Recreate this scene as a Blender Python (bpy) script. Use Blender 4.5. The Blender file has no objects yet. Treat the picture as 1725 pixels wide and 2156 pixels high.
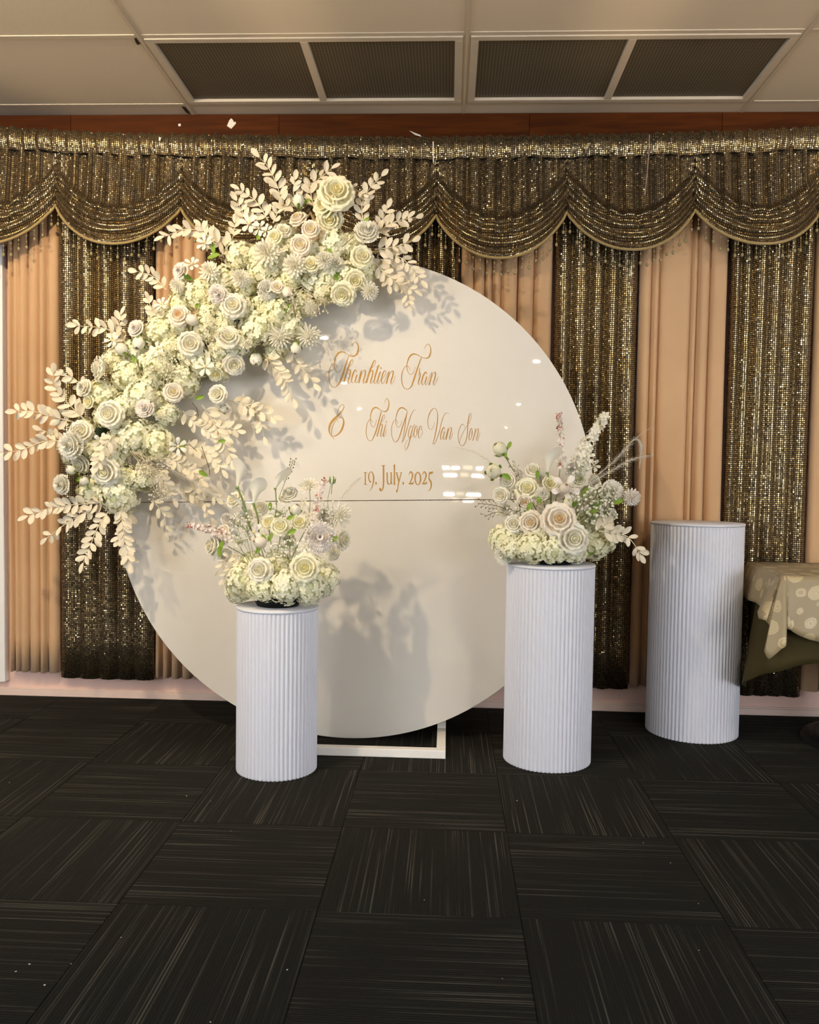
import bpy, bmesh, math, random
from mathutils import Vector, Matrix, Quaternion
random.seed(7)
R_ = random.random
U = random.uniform
scene = bpy.context.scene
COL = scene.collection

# ------------------------------------------------------------------ camera
F, YAW, PITCH, ROLL, CD, CH = 1786.94, -0.0446, -0.0449, 0.0145, 3.9186, 1.0805
fw = Vector((math.sin(YAW)*math.cos(PITCH), math.cos(YAW)*math.cos(PITCH), math.sin(PITCH)))
r0 = Vector((math.cos(YAW), -math.sin(YAW), 0)); u0 = r0.cross(fw)
rt = r0*math.cos(ROLL)+u0*math.sin(ROLL); up = rt.cross(fw)
EYE = Vector((0, -CD, CH))
cam = bpy.data.cameras.new('camera'); camo = bpy.data.objects.new('camera', cam); COL.objects.link(camo)
cam.sensor_fit = 'HORIZONTAL'; cam.sensor_width = 36; cam.lens = F/1725*36; cam.clip_end = 200; cam.clip_start = .05
camo.matrix_world = Matrix(((rt.x, up.x, -fw.x, EYE.x), (rt.y, up.y, -fw.y, EYE.y), (rt.z, up.z, -fw.z, EYE.z), (0, 0, 0, 1)))
scene.camera = camo

# ------------------------------------------------------------------ world, exposure, ceiling lamps
scene.view_settings.view_transform = 'Standard'; scene.view_settings.look = 'None'
scene.view_settings.gamma = 1; scene.view_settings.use_curve_mapping = False
scene.view_settings.exposure = 0.06
w = bpy.data.worlds.new('world'); scene.world = w; w.use_nodes = True
w.node_tree.nodes['Background'].inputs[0].default_value = (.75, .8, 1, 1)
w.node_tree.nodes['Background'].inputs[1].default_value = .4
CEIL = 2.70
# (x, y, watts, colour, spot angle deg): halogen downlights over the stage wall and down the hall
WARM = (1, .80, .53); NEUT = (1, .90, .76); COOL = (.86, .90, 1)
LAMPS = [(-1.42, -2.3, 33, WARM, 105, .8), (1.15, -2.35, 7, (1, .84, .62), 105, .9), (-2.35, -2.5, 19, WARM, 110, 1.3), (2.9, -2.2, 14, NEUT, 110, 1.5),
         (-1.9, -5.2, 16, COOL, 150, 0), (2.4, -5.2, 18, COOL, 150, 0),  # unseen cool pair added behind the camera for soft fill
         (-1.49, -7.19, 12, NEUT, 150, 0), (1.23, -9.29, 12, NEUT, 150, 0), (-1.88, -12.29, 12, NEUT, 150, 0), (-2.23, -18.33, 12, NEUT, 150, 0),
         (1.57, -16.51, 12, NEUT, 150, 0), (1.95, -26.16, 12, NEUT, 150, 0)]      # last value: height on the stage wall it is aimed at (0 = straight down)
# unseen uplights added behind the camera to brighten the ceiling: (x, y, watts)
FILL_UPLIGHTS = [(-1.75, -4.3, 270), (0, -4.4, 280), (1.75, -4.3, 290)]
UPCOL = (1, .72, .43)
FILL_WINDOW_GLOW = 12.0  # strength of the fill light from the added windows

# ------------------------------------------------------------------ helpers
def ray(x, y): return fw + rt*((x-862.5)/F) - up*((y-1078)/F)
def P(x, y, Y):
    v = ray(x, y); return EYE + v*((Y+CD)/v.y)
def PZ(x, y, Z):
    v = ray(x, y); return EYE + v*((Z-CH)/v.z)
def mpp(Y): return (Y+CD)/F

def tag(o, label=None, cat=None, group=None, kind=None):
    if label: o['label'] = label
    if cat: o['category'] = cat
    if group: o['group'] = group
    if kind: o['kind'] = kind
    return o
def empty(name, loc):
    o = bpy.data.objects.new(name, None); COL.objects.link(o); o.location = loc; o.empty_display_size = .05; return o
def link(name, me, parent=None, loc=None, rot=None, scale=None):
    o = bpy.data.objects.new(name, me); COL.objects.link(o)
    if parent is not None: o.parent = parent
    if loc is not None: o.location = loc
    if rot is not None:
        o.rotation_mode = 'QUATERNION'; o.rotation_quaternion = rot
    if scale is not None: o.scale = scale if hasattr(scale, '__len__') else (scale,)*3
    return o

class MB:
    def __init__(s): s.v = []; s.f = []; s.m = []; s.uv = []
    def add(s, vs, fs, m=0, uvs=None):
        b = len(s.v); s.v += [tuple(v) for v in vs]
        s.uv += list(uvs) if uvs else [(0, 0)]*len(vs)
        s.f += [tuple(i+b for i in f) for f in fs]; s.m += [m]*len(fs)
    def box(s, a, b, m=0):
        x0, y0, z0 = a; x1, y1, z1 = b
        s.add([(x0,y0,z0),(x1,y0,z0),(x1,y1,z0),(x0,y1,z0),(x0,y0,z1),(x1,y0,z1),(x1,y1,z1),(x0,y1,z1)],
              [(0,3,2,1),(4,5,6,7),(0,1,5,4),(1,2,6,5),(2,3,7,6),(3,0,4,7)], m)
    def grid(s, fn, nu, nv, m=0, uvf=None, closed=False):
        vs = []; uvs = []
        for j in range(nv+1):
            for i in range(nu+1 if not closed else nu):
                vs.append(fn(i/nu, j/nv)); uvs.append(uvf(i/nu, j/nv) if uvf else (i/nu, j/nv))
        W = nu if closed else nu+1
        fs = []
        for j in range(nv):
            for i in range(nu):
                a = j*W+i; b = j*W+(i+1) % W; fs.append((a, b, b+W, a+W))
        s.add(vs, fs, m, uvs)
    def tube(s, pts, rad, n=6, m=0, cap=True):
        pts = [Vector(p) for p in pts]; N = len(pts)
        if not hasattr(rad, '__len__'): rad = [rad]*N
        vs = []; ref = Vector((.13, .37, .91)).normalized()
        for k, p in enumerate(pts):
            t = (pts[min(k+1, N-1)]-pts[max(k-1, 0)]).normalized()
            a = t.cross(ref)
            if a.length < .1: a = t.cross(Vector((1, 0, 0)))
            a.normalize(); b = t.cross(a)
            vs += [p+(a*math.cos(2*math.pi*i/n)+b*math.sin(2*math.pi*i/n))*rad[k] for i in range(n)]
        fs = [(k*n+i, k*n+(i+1) % n, (k+1)*n+(i+1) % n, (k+1)*n+i) for k in range(N-1) for i in range(n)]
        if cap: fs += [tuple(range(n)), tuple(reversed(range((N-1)*n, N*n)))]
        s.add(vs, fs, m)
    def ball(s, c, r, m=0, n=6, k=4, sz=1):
        c = Vector(c)
        vs = [c+Vector((0, 0, -r*sz))]
        for j in range(1, k):
            th = math.pi*j/k
            vs += [c+Vector((r*math.sin(th)*math.cos(2*math.pi*i/n), r*math.sin(th)*math.sin(2*math.pi*i/n), -r*sz*math.cos(th))) for i in range(n)]
        vs.append(c+Vector((0, 0, r*sz)))
        fs = [(0, 1+(i+1) % n, 1+i) for i in range(n)]
        for j in range(k-2):
            fs += [(1+j*n+i, 1+j*n+(i+1) % n, 1+(j+1)*n+(i+1) % n, 1+(j+1)*n+i) for i in range(n)]
        e = len(vs)-1; o = 1+(k-2)*n
        fs += [(o+i, o+(i+1) % n, e) for i in range(n)]
        s.add(vs, fs, m)
    def lathe(s, prof, n=32, c=(0, 0, 0), m=0):
        c = Vector(c); vs = []
        for r, z in prof:
            vs += [c+Vector((r*math.cos(2*math.pi*i/n), r*math.sin(2*math.pi*i/n), z)) for i in range(n)]
        s.add(vs, [(k*n+i, k*n+(i+1) % n, (k+1)*n+(i+1) % n, (k+1)*n+i) for k in range(len(prof)-1) for i in range(n)], m)
    def mesh(s, name, mats, smooth=True):
        me = bpy.data.meshes.new(name); me.from_pydata(s.v, [], s.f)
        if not hasattr(mats, '__len__'): mats = [mats]
        for mt in mats: me.materials.append(mt)
        me.polygons.foreach_set('material_index', s.m)
        if smooth: me.polygons.foreach_set('use_smooth', [True]*len(s.f))
        ul = me.uv_layers.new(name='UVMap')
        li = [0]*len(me.loops); me.loops.foreach_get('vertex_index', li)
        flat = []
        for i in li: flat += s.uv[i]
        ul.data.foreach_set('uv', flat)
        me.update(); return me
    def build(s, name, mats, parent=None, loc=None, smooth=True):
        return link(name, s.mesh(name, mats, smooth), parent, loc)

def crom(pts, n=8):
    """Catmull-Rom through tuples of any length."""
    pts = [tuple(p) for p in pts]
    if len(pts) < 3: n2 = n; return [tuple(a+(b-a)*t/n2 for a, b in zip(pts[0], pts[-1])) for t in range(n2+1)]
    q = [tuple(2*a-b for a, b in zip(pts[0], pts[1]))]+pts+[tuple(2*a-b for a, b in zip(pts[-1], pts[-2]))]
    out = []
    for i in range(1, len(q)-2):
        p0, p1, p2, p3 = q[i-1:i+3]
        for k in range(n):
            t = k/n
            out.append(tuple(.5*(2*b+(c-a)*t+(2*a-5*b+4*c-d)*t*t+(3*b-a-3*c+d)*t**3) for a, b, c, d in zip(p0, p1, p2, p3)))
    out.append(pts[-1]); return out
def bevel(o, wd, seg=2):
    md = o.modifiers.new('bevel', 'BEVEL'); md.width = wd; md.segments = seg; md.limit_method = 'ANGLE'; return o

# ------------------------------------------------------------------ materials
class NT:
    def __init__(s, name):
        s.mat = bpy.data.materials.new(name); s.mat.use_nodes = True; s.t = s.mat.node_tree; s.t.nodes.clear()
        s.out = s.n('ShaderNodeOutputMaterial')
    def n(s, ty, **kw):
        nd = s.t.nodes.new(ty)
        for k, v in kw.items():
            if k.startswith('i_'):
                key = k[2:]; key = int(key) if key.isdigit() else key.replace('_', ' ')
                s.put(nd.inputs[key], v)
            else: setattr(nd, k, v)
        return nd
    def put(s, sock, v):
        if isinstance(v, bpy.types.NodeSocket): s.t.links.new(v, sock)
        elif isinstance(v, bpy.types.Node): s.t.links.new(v.outputs[0], sock)
        else: sock.default_value = v
    def math(s, op, a, b=0, c=0, clamp=False):
        nd = s.n('ShaderNodeMath', operation=op, use_clamp=clamp)
        s.put(nd.inputs[0], a); s.put(nd.inputs[1], b); s.put(nd.inputs[2], c); return nd.outputs[0]
    def vmath(s, op, a, b=(0, 0, 0), sc=1):
        nd = s.n('ShaderNodeVectorMath', operation=op); s.put(nd.inputs[0], a); s.put(nd.inputs[1], b)
        if op == 'SCALE': s.put(nd.inputs['Scale'], sc)
        return nd.outputs[0]
    def mix(s, f, a, b):
        nd = s.n('ShaderNodeMix', data_type='RGBA'); s.put(nd.inputs[0], f); s.put(nd.inputs[6], a); s.put(nd.inputs[7], b); return nd.outputs[2]
    def ramp(s, f, st):
        nd = s.n('ShaderNodeValToRGB'); s.put(nd.inputs[0], f); e = nd.color_ramp.elements
        while len(e) < len(st): e.new(.5)
        for k, (p, c) in zip(e, st): k.position = p; k.color = c if len(c) == 4 else (*c, 1)
        return nd.outputs[0]
    def pr(s, **kw):
        nd = s.n('ShaderNodeBsdfPrincipled')
        for k, v in kw.items(): s.put(nd.inputs[k.replace('_', ' ')], v)
        return nd
    def fin(s, sh): s.put(s.out.inputs[0], sh); return s.mat
def c4(c): return (*c, 1)

def simple(name, col, rough=.6, var=.06, scale=30, bump=0, metal=0, coat=0, spec=.5):
    t = NT(name); tc = t.n('ShaderNodeTexCoord')
    nz = t.n('ShaderNodeTexNoise', i_Vector=tc.outputs['Object'], i_Scale=scale, i_Detail=4.0)
    cc = t.mix(nz.outputs[0], c4([max(0, k*(1-var)) for k in col]), c4([min(1, k*(1+var)) for k in col]))
    kw = dict(Base_Color=cc, Roughness=rough, Metallic=metal, Coat_Weight=coat, Coat_Roughness=.05, Specular_IOR_Level=spec)
    if bump:
        b = t.n('ShaderNodeBump', i_Strength=bump, i_Distance=.002); t.put(b.inputs['Height'], nz.outputs[0]); kw['Normal'] = b.outputs[0]
    return t.fin(t.pr(**kw))

def petal_mat(name, c1, c2, trans=.22):
    t = NT(name); oi = t.n('ShaderNodeObjectInfo'); tc = t.n('ShaderNodeTexCoord')
    nz = t.n('ShaderNodeTexNoise', i_Vector=tc.outputs['Object'], i_Scale=2.5, i_Detail=2.0)
    f = t.math('ADD', t.math('MULTIPLY', oi.outputs['Random'], .65), t.math('MULTIPLY', nz.outputs[0], .5), clamp=True)
    cc = t.mix(f, c4(c1), c4(c2))
    p = t.pr(Base_Color=cc, Roughness=.55, Specular_IOR_Level=.25)
    tr = t.n('ShaderNodeBsdfTranslucent', i_Color=cc)
    mx = t.n('ShaderNodeMixShader', i_0=trans); t.put(mx.inputs[1], p.outputs[0]); t.put(mx.inputs[2], tr.outputs[0])
    return t.fin(mx)

M = {}
M['white'] = petal_mat('petal_white', (.92, .89, .79), (.90, .86, .72), .30)
M['cream'] = petal_mat('petal_cream', (.92, .88, .62), (.92, .89, .72), .30)
M['core'] = petal_mat('petal_core', (.93, .84, .44), (.93, .88, .62), .35)
M['blush'] = petal_mat('petal_blush', (.92, .82, .68), (.92, .86, .75), .30)
M['peach'] = petal_mat('petal_peach', (.90, .60, .30), (.92, .78, .50), .35)
M['pinkw'] = petal_mat('petal_pinkwhite', (.92, .84, .77), (.92, .87, .80), .30)
M['hydra'] = petal_mat('petal_hydrangea', (.93, .90, .62), (.93, .91, .74), .30)
M['hydrag'] = simple('hydrangea_inner', (.70, .70, .42), .8)
M['leafw'] = petal_mat('leaf_white', (.78, .70, .53), (.74, .66, .51), .2)
M['green'] = petal_mat('leaf_green', (.16, .28, .03), (.28, .40, .06), .2)
M['stem'] = simple('stem_brown', (.10, .08, .03), .7)
M['stemg'] = simple('stem_green', (.20, .26, .08), .6)
M['stemw'] = simple('stem_cream', (.66, .58, .40), .7)
M['pink'] = petal_mat('petal_pink', (.84, .70, .63), (.85, .78, .71))
M['red'] = simple('petal_red', (.48, .10, .08), .6)
M['foam'] = simple('floral_foam', (.03, .05, .02), .9)
M['black'] = simple('black_plastic', (.006, .006, .006), .5, spec=.15)
M['plume'] = petal_mat('plume', (.80, .74, .62), (.80, .76, .68), .3)

# ------------------------------------------------------------------ structure materials
def carpet_mat():
    t = NT('carpet'); tc = t.n('ShaderNodeTexCoord'); oi = t.n('ShaderNodeObjectInfo')
    sx = t.n('ShaderNodeSeparateXYZ', i_0=tc.outputs['Object'])
    off = t.math('MULTIPLY', oi.outputs['Random'], 37.0)
    # thread rows run along local x: 1-D noise across y, broken up slowly along x
    v1 = t.n('ShaderNodeCombineXYZ', i_0=t.math('MULTIPLY', sx.outputs[0], 1.6), i_1=t.math('MULTIPLY', sx.outputs[1], 125.0), i_2=off)
    n1 = t.n('ShaderNodeTexNoise', i_Vector=v1, i_Scale=1.0, i_Detail=1.0)
    v2 = t.n('ShaderNodeCombineXYZ', i_0=t.math('MULTIPLY', sx.outputs[0], 3.0), i_1=t.math('MULTIPLY', sx.outputs[1], 9.0), i_2=off)
    n2 = t.n('ShaderNodeTexNoise', i_Vector=v2, i_Scale=1.0, i_Detail=2.0)
    n3 = t.n('ShaderNodeTexNoise', i_Vector=tc.outputs['Object'], i_Scale=420.0, i_Detail=2.0)
    wv = t.math('SINE', t.math('MULTIPLY', sx.outputs[1], 2*math.pi/.0074))
    line = t.math('MULTIPLY', t.math('MULTIPLY_ADD', n1.outputs[0], 7.5, -4.05, clamp=True), t.math('MULTIPLY_ADD', wv, .6, .5, clamp=True))
    line = t.math('MULTIPLY', line, t.math('MULTIPLY_ADD', n2.outputs[0], 3.2, -.9, clamp=True))
    base = t.mix(n3.outputs[0], (.003, .0026, .0022, 1), (.026, .021, .017, 1))
    base = t.mix(t.math('MULTIPLY', t.math('MULTIPLY_ADD', wv, .5, .5), .35), base, (.006, .006, .005, 1))
    col = t.mix(t.math('MULTIPLY', line, .8), base, (.115, .104, .082, 1))
    n4 = t.n('ShaderNodeTexNoise', i_Vector=tc.outputs['Object'], i_Scale=4.0, i_Detail=2.0)
    col = t.mix(t.math('MULTIPLY', n4.outputs[0], .35), col, (.012, .018, .012, 1))
    hgt = t.math('ADD', t.math('MULTIPLY', wv, .5), n3.outputs[0])
    b = t.n('ShaderNodeBump', i_Strength=.5, i_Distance=.0025, i_Height=hgt)
    return t.fin(t.pr(Base_Color=col, Roughness=.95, Specular_IOR_Level=.12, Normal=b.outputs[0]))
M['carpet'] = carpet_mat()
M['ceil'] = simple('ceiling_tile', (.66, .58, .46), .9, .03, 260, .25)
M['tbar'] = simple('ceiling_grid', (.58, .51, .41), .65, .05, 20)
M['wall'] = simple('wall_paint', (.80, .54, .45), .7, .05, 6)
M['hall'] = simple('hall_wall', (.50, .42, .34), .8, .05, 3)
M['skirt'] = simple('skirting_paint', (.74, .56, .48), .5, .08, 14)
M['doorw'] = simple('white_gloss', (.80, .77, .74), .35, .02, 10)
def wood_mat():
    t = NT('stained_timber'); tc = t.n('ShaderNodeTexCoord'); oi = t.n('ShaderNodeObjectInfo')
    mp = t.n('ShaderNodeMapping', i_Vector=tc.outputs['Object'], i_Scale=(1.2, 8, 14)); t.put(mp.inputs[1], t.vmath('SCALE', (3, 5, 7), sc=oi.outputs['Random']))
    nz = t.n('ShaderNodeTexNoise', i_Vector=mp, i_Scale=3.0, i_Detail=6.0, i_Distortion=.6)
    cc = t.ramp(nz.outputs[0], [(.25, (.040, .0085, .0008)), (.55, (.075, .018, .0016)), (.8, (.11, .030, .0035))])
    cc = t.mix(t.math('MULTIPLY', oi.outputs['Random'], .35), cc, (.045, .012, .0015, 1))
    return t.fin(t.pr(Base_Color=cc, Roughness=.6, Specular_IOR_Level=.1))
M['wood'] = wood_mat()
def mesh_panel_mat():
    t = NT('perforated_grille'); tc = t.n('ShaderNodeTexCoord'); s = t.n('ShaderNodeSeparateXYZ', i_0=tc.outputs['Object'])
    a = t.math('ABSOLUTE', t.math('SINE', t.math('MULTIPLY', s.outputs[0], math.pi/.0125)))
    b = t.math('ABSOLUTE', t.math('SINE', t.math('MULTIPLY', s.outputs[1], math.pi/.0125)))
    hole = t.math('GREATER_THAN', t.math('MULTIPLY', a, b), .30)
    nz = t.n('ShaderNodeTexNoise', i_Vector=tc.outputs['Object'], i_Scale=5.0)
    cc = t.mix(hole, (.17, .145, .10, 1), t.mix(nz.outputs[0], (.04, .033, .021, 1), (.075, .062, .042, 1)))
    return t.fin(t.pr(Base_Color=cc, Roughness=.6))
M['grille'] = mesh_panel_mat()
def emis(name, col, st):
    t = NT(name); e = t.n('ShaderNodeEmission', i_Color=c4(col), i_Strength=st); return t.fin(e)
M['lamp'] = emis('lamp_glow', (1, .93, .82), 90)
M['uplens'] = emis('fill_uplight_glow', (1, .85, .6), 4)
M['added_pane'] = emis('fill_glass_glow', (.88, .93, 1), FILL_WINDOW_GLOW)  # glow of the added windows, cool fill light
M['added_paney'] = emis('reflection_glass_glow', (1, .86, .55), 9)  # warm glow for the added far doors, mirrored in the disc
M['chrome'] = simple('brushed_metal', (.7, .68, .65), .3, metal=1)

def struct(o): o['kind'] = 'structure'; return o
# ------------------------------------------------------------------ floor
XL, XR, YB = -4.6, 4.9, -29.0
m = MB(); m.box((XL, YB, -.06), (XR, .1, -.004)); floor = struct(m.build('floor', M['carpet'], smooth=False))
m = MB(); g = .2492
m.add([(-g, -g, -.004), (g, -g, -.004), (g, g, -.004), (-g, g, -.004), (-g, -g, -.001), (g, -g, -.001), (g, g, -.001), (-g, g, -.001),
       (-g+.002, -g+.002, 0), (g-.002, -g+.002, 0), (g-.002, g-.002, 0), (-g+.002, g-.002, 0)],
      [(0, 1, 5, 4), (1, 2, 6, 5), (2, 3, 7, 6), (3, 0, 4, 7), (4, 5, 9, 8), (5, 6, 10, 9), (6, 7, 11, 10), (7, 4, 8, 11), (8, 9, 10, 11)])
tile_me = m.mesh('carpet_tile', M['carpet'], False)
TX, TY = -.3041+.25, -.8801-.25
for i in range(-5, 5):
    for j in range(-2, 5):
        cx, cy = TX+.5*i, TY-.5*j
        if cy > -.2: continue
        o = link('carpet_tile', tile_me, floor, (cx, cy, 0))
        o.rotation_euler.z = (0 if (i+j) % 2 == 0 else math.pi/2)+math.pi*random.randint(0, 1)
for i in range(-5, 5):    # cut row along the skirting
    cy0 = TY+.5*1+.25
    m = MB(); m.box((-g, 0, -.004), (g, -cy0-.012, 0)); o = m.build('carpet_tile', M['carpet'], floor, (TX+.5*i, cy0, 0), False)

# ------------------------------------------------------------------ ceiling with grid
GA, GX, YA, YBc = 1.2258, .044, -.7192, -.1305
m = MB(); m.box((XL, YB, CEIL+.02), (XR, .1, CEIL+.08)); ceiling = struct(m.build('ceiling', M['ceil'], smooth=False))
xs = [GX+GA*k for k in range(-4, 5)]
ys = [0, YBc, YA, YA-.5887, YA-2*.5887]
tile_cache = {}
for i in range(len(xs)-1):
    for j in range(len(ys)-1):
        if j == 1 and xs[i] > -1.3 and xs[i] < .2: continue      # vents sit here
        if xs[i] < XL or xs[i+1] > XR: continue
        wd, dp = xs[i+1]-xs[i]-.006, ys[j]-ys[j+1]-.006
        key = (round(wd, 3), round(dp, 3))
        if key not in tile_cache:
            m = MB(); m.box((-wd/2, -dp/2, .0008), (wd/2, dp/2, .018)); tile_cache[key] = m.mesh('ceiling_tile', M['ceil'], False)
        link('ceiling_tile', tile_cache[key], ceiling, ((xs[i]+xs[i+1])/2, (ys[j]+ys[j+1])/2, CEIL+U(-.001, .001)))
m = MB(); m.box((XL, YB, CEIL+.004), (XR, ys[-1], CEIL+.02)); m.build('ceiling_tile', M['ceil'], ceiling, smooth=False)
for x in xs:
    if XL < x < XR:
        m = MB(); m.box((-.0125, -3.2, -.0025), (.0125, 0, .006)); m.box((-.004, -3.2, -.005), (.004, 0, -.0025)); m.build('grid_bar', M['tbar'], ceiling, (x, 0, CEIL), False)
for y in ys[1:]:
    for i in range(len(xs)-1):
        if xs[i] < XL or xs[i+1] > XR: continue
        m = MB(); m.box((.0125, -.0115, -.0018), (GA-.0125, .0115, .006)); m.build('grid_bar', M['tbar'], ceiling, (xs[i], y, CEIL), False)
# ceiling vents: two perforated panels in one white frame each
for k, lab in ((0, 'ceiling return air grille with two dark perforated panels, left of the centre bar'), (1, 'ceiling return air grille with two dark perforated panels, right of the centre bar')):
    x0 = GX-GA+GA*k+.014; x1 = x0+GA-.028; y0, y1 = YA+.013, YBc-.013
    v = empty('ceiling_vent', ((x0+x1)/2, (y0+y1)/2, CEIL)); tag(v, lab, 'vent', 'ceiling grilles')
    wd, dp = x1-x0, y1-y0; b = .03
    m = MB()
    m.box((-wd/2, -dp/2, -.006), (wd/2, -dp/2+b, .012)); m.box((-wd/2, dp/2-b, -.006), (wd/2, dp/2, .012))
    m.box((-wd/2, -dp/2+b, -.006), (-wd/2+b, dp/2-b, .012)); m.box((wd/2-b, -dp/2+b, -.006), (wd/2, dp/2-b, .012))
    m.box((-b/2, -dp/2+b, -.006), (b/2, dp/2-b, .012))
    bevel(m.build('frame', M['tbar'], v, smooth=False), .002)
    for s in (-1, 1):
        pw = wd/2-1.5*b; m = MB(); m.box((-pw/2, -dp/2+b, .006), (pw/2, dp/2-b, .010))
        m.build('perforated_panel', M['grille'], v, (s*(b/2+pw/2), 0, 0), False)

M['gap'] = simple('dark_void', (.02, .012, .006), .9)
for pts in ([(283, 82), (287, 80), (289, 86), (296, 92), (290, 95), (286, 90)], [(383, 226), (390, 228), (398, 236), (400, 241), (392, 237)]):
    q = [PZ(x, y, CEIL-.0045) for x, y in pts]; n = len(q); m = MB()
    m.add(q+[p+Vector((0, 0, .006)) for p in q], [tuple(range(n)), tuple(reversed(range(n, 2*n)))]+[(i, i+n, (i+1) % n+n, (i+1) % n) for i in range(n)]); m.build('broken_edge', M['gap'], ceiling, smooth=False)
# ------------------------------------------------------------------ walls
m = MB(); m.box((XL, 0, -.05), (XR, .1, CEIL+.05)); struct(m.build('wall_back', M['wall'], smooth=False))
m = MB(); m.box((XL-.1, YB, -.05), (XL, .1, CEIL+.05)); wl = struct(m.build('wall_left', M['hall'], smooth=False))
m = MB(); m.box((XR, YB, -.05), (XR+.1, .1, CEIL+.05)); wr = struct(m.build('wall_right', M['hall'], smooth=False))
m = MB(); m.box((XL, YB-.1, -.05), (XR, YB, CEIL+.05)); struct(m.build('wall_front', M['hall'], smooth=False))
m = MB(); m.box((XL, -.012, 0), (XR, 0, .03)); m.box((XL, -.008, .03), (XR, 0, .038)); struct(bevel(m.build('baseboard_back', M['skirt'], smooth=False), .002))
# timber cornice of separate boards
tr = struct(empty('trim_1', (0, -.02, CEIL)))
bx = [XL, P(-300, 262, -.03).x, P(150, 262, -.03).x, P(588, 262, -.03).x, P(1115, 262, -.03).x, P(1520, 262, -.03).x, 2.6, XR]
for a, b in zip(bx, bx[1:]):
    m = MB(); m.box((-(b-a)/2+.0006, -.016, -.125), ((b-a)/2-.0006, .02, -.003)); bevel(m.build('plank', M['wood'], tr, ((a+b)/2, 0, 0), False), .0015)
# white door leaf and its frame at the far left
d = struct(empty('door_1', (-2.5, -.02, 0)))
xe = P(9, 900, -.03).x+2.5
m = MB(); m.box((xe-.03, -.02, .07), (xe, .02, 2.11)); bevel(m.build('door_frame', M['doorw'], d, smooth=False), .004)
for z0, z1 in ((.075, .77), (.78, 2.11)):
    m = MB(); m.box((-.5, -.010, z0), (xe-.032, .018, z1)); bevel(m.build('panel', M['doorw'], d, smooth=False), .004)
# windows added unseen for cool fill; far doors added for reflections in the disc
def window(name, x, y0, y1, z0, z1, n, face):
    wv = struct(empty(name, (x, (y0+y1)/2, z0))); L = y1-y0; s = face
    m = MB(); m.box((0 if s > 0 else -.05, -L/2-.05, -.05), (.05 if s > 0 else 0, L/2+.05, 0)); m.box((0 if s > 0 else -.05, -L/2-.05, z1-z0), (.05 if s > 0 else 0, L/2+.05, z1-z0+.05))
    for k in range(n+1): m.box((0 if s > 0 else -.04, -L/2+L*k/n-.025, 0), (.04 if s > 0 else 0, -L/2+L*k/n+.025, z1-z0))
    m.build('fill_window_frame', M['doorw'], wv, smooth=False)
    for k in range(n):
        m = MB(); m.box((.005 if s > 0 else -.012, -L/2+L*k/n+.03, .005), (.012 if s > 0 else -.005, -L/2+L*(k+1)/n-.03, z1-z0-.005)); m.build('added_pane', M['added_pane'], wv, smooth=False)
window('fill_window_1', XL, -9.5, -4.3, .5, 2.2, 5, 1)
window('fill_window_2', XR, -9.5, -4.3, .5, 2.2, 5, -1)
dd = struct(empty('reflection_door', (.35, YB+.03, 0)))  # added doors, glowing strips give the disc its bright streaks
m = MB(); m.box((-.9, -.02, 0), (1.3, .0, 2.3)); m.build('reflection_door_leaf', M['hall'], dd, smooth=False)
for zz, rows in ((1.25, ((-.55, .25, 0), (-.2, .3, 0), (.25, .35, 1), (.75, .3, 0))), (.98, ((-.5, .5, 0), (.15, .3, 1), (.6, .45, 0))), (-.35, ()), (.30, ((-.5, .4, 0), (0, .3, 1), (.4, .5, 0))), (.08, ((-.2, .3, 1), (.25, .4, 0)))):
    for x, wd, y in rows:
        m = MB(); m.box((x, .003, zz), (x+wd, .01, zz+(.09 if y == 0 else .14))); m.build('added_pane', M['added_paney'] if y else M['lamp'], dd, smooth=False)

# ------------------------------------------------------------------ downlights (fixture + its own lamp)
m = MB(); m.lathe([(.052, -.012), (.062, -.012), (.066, -.004), (.066, .0), (.050, .0), (.050, -.010), (.052, -.012)], 28); ring_me = m.mesh('trim_ring', M['chrome'])
m = MB(); m.lathe([(.0005, -.034), (.025, -.031), (.042, -.022), (.050, -.010), (.050, 0)], 24); lens_me = m.mesh('lens', M['lamp'])
for k, (x, y, wt, colr, ang, aim) in enumerate(LAMPS):
    t = empty('ceiling_downlight', (x, y, CEIL-.003)); tag(t, 'round recessed ceiling downlight with a bright lens and metal ring', 'downlight', 'recessed ceiling downlights')
    link('trim_ring', ring_me, t); link('lens', lens_me, t)
    L = bpy.data.lights.new('downlight_lamp', 'SPOT'); L.energy = wt*4; L.color = colr; L.shadow_soft_size = .028; L.spot_size = math.radians(ang); L.spot_blend = .6
    lo = bpy.data.objects.new('downlight_lamp', L); COL.objects.link(lo); lo.parent = t; lo.location = (0, 0, -.065)
    if aim: lo.rotation_euler.x = math.atan2(-y, CEIL-aim)

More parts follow.
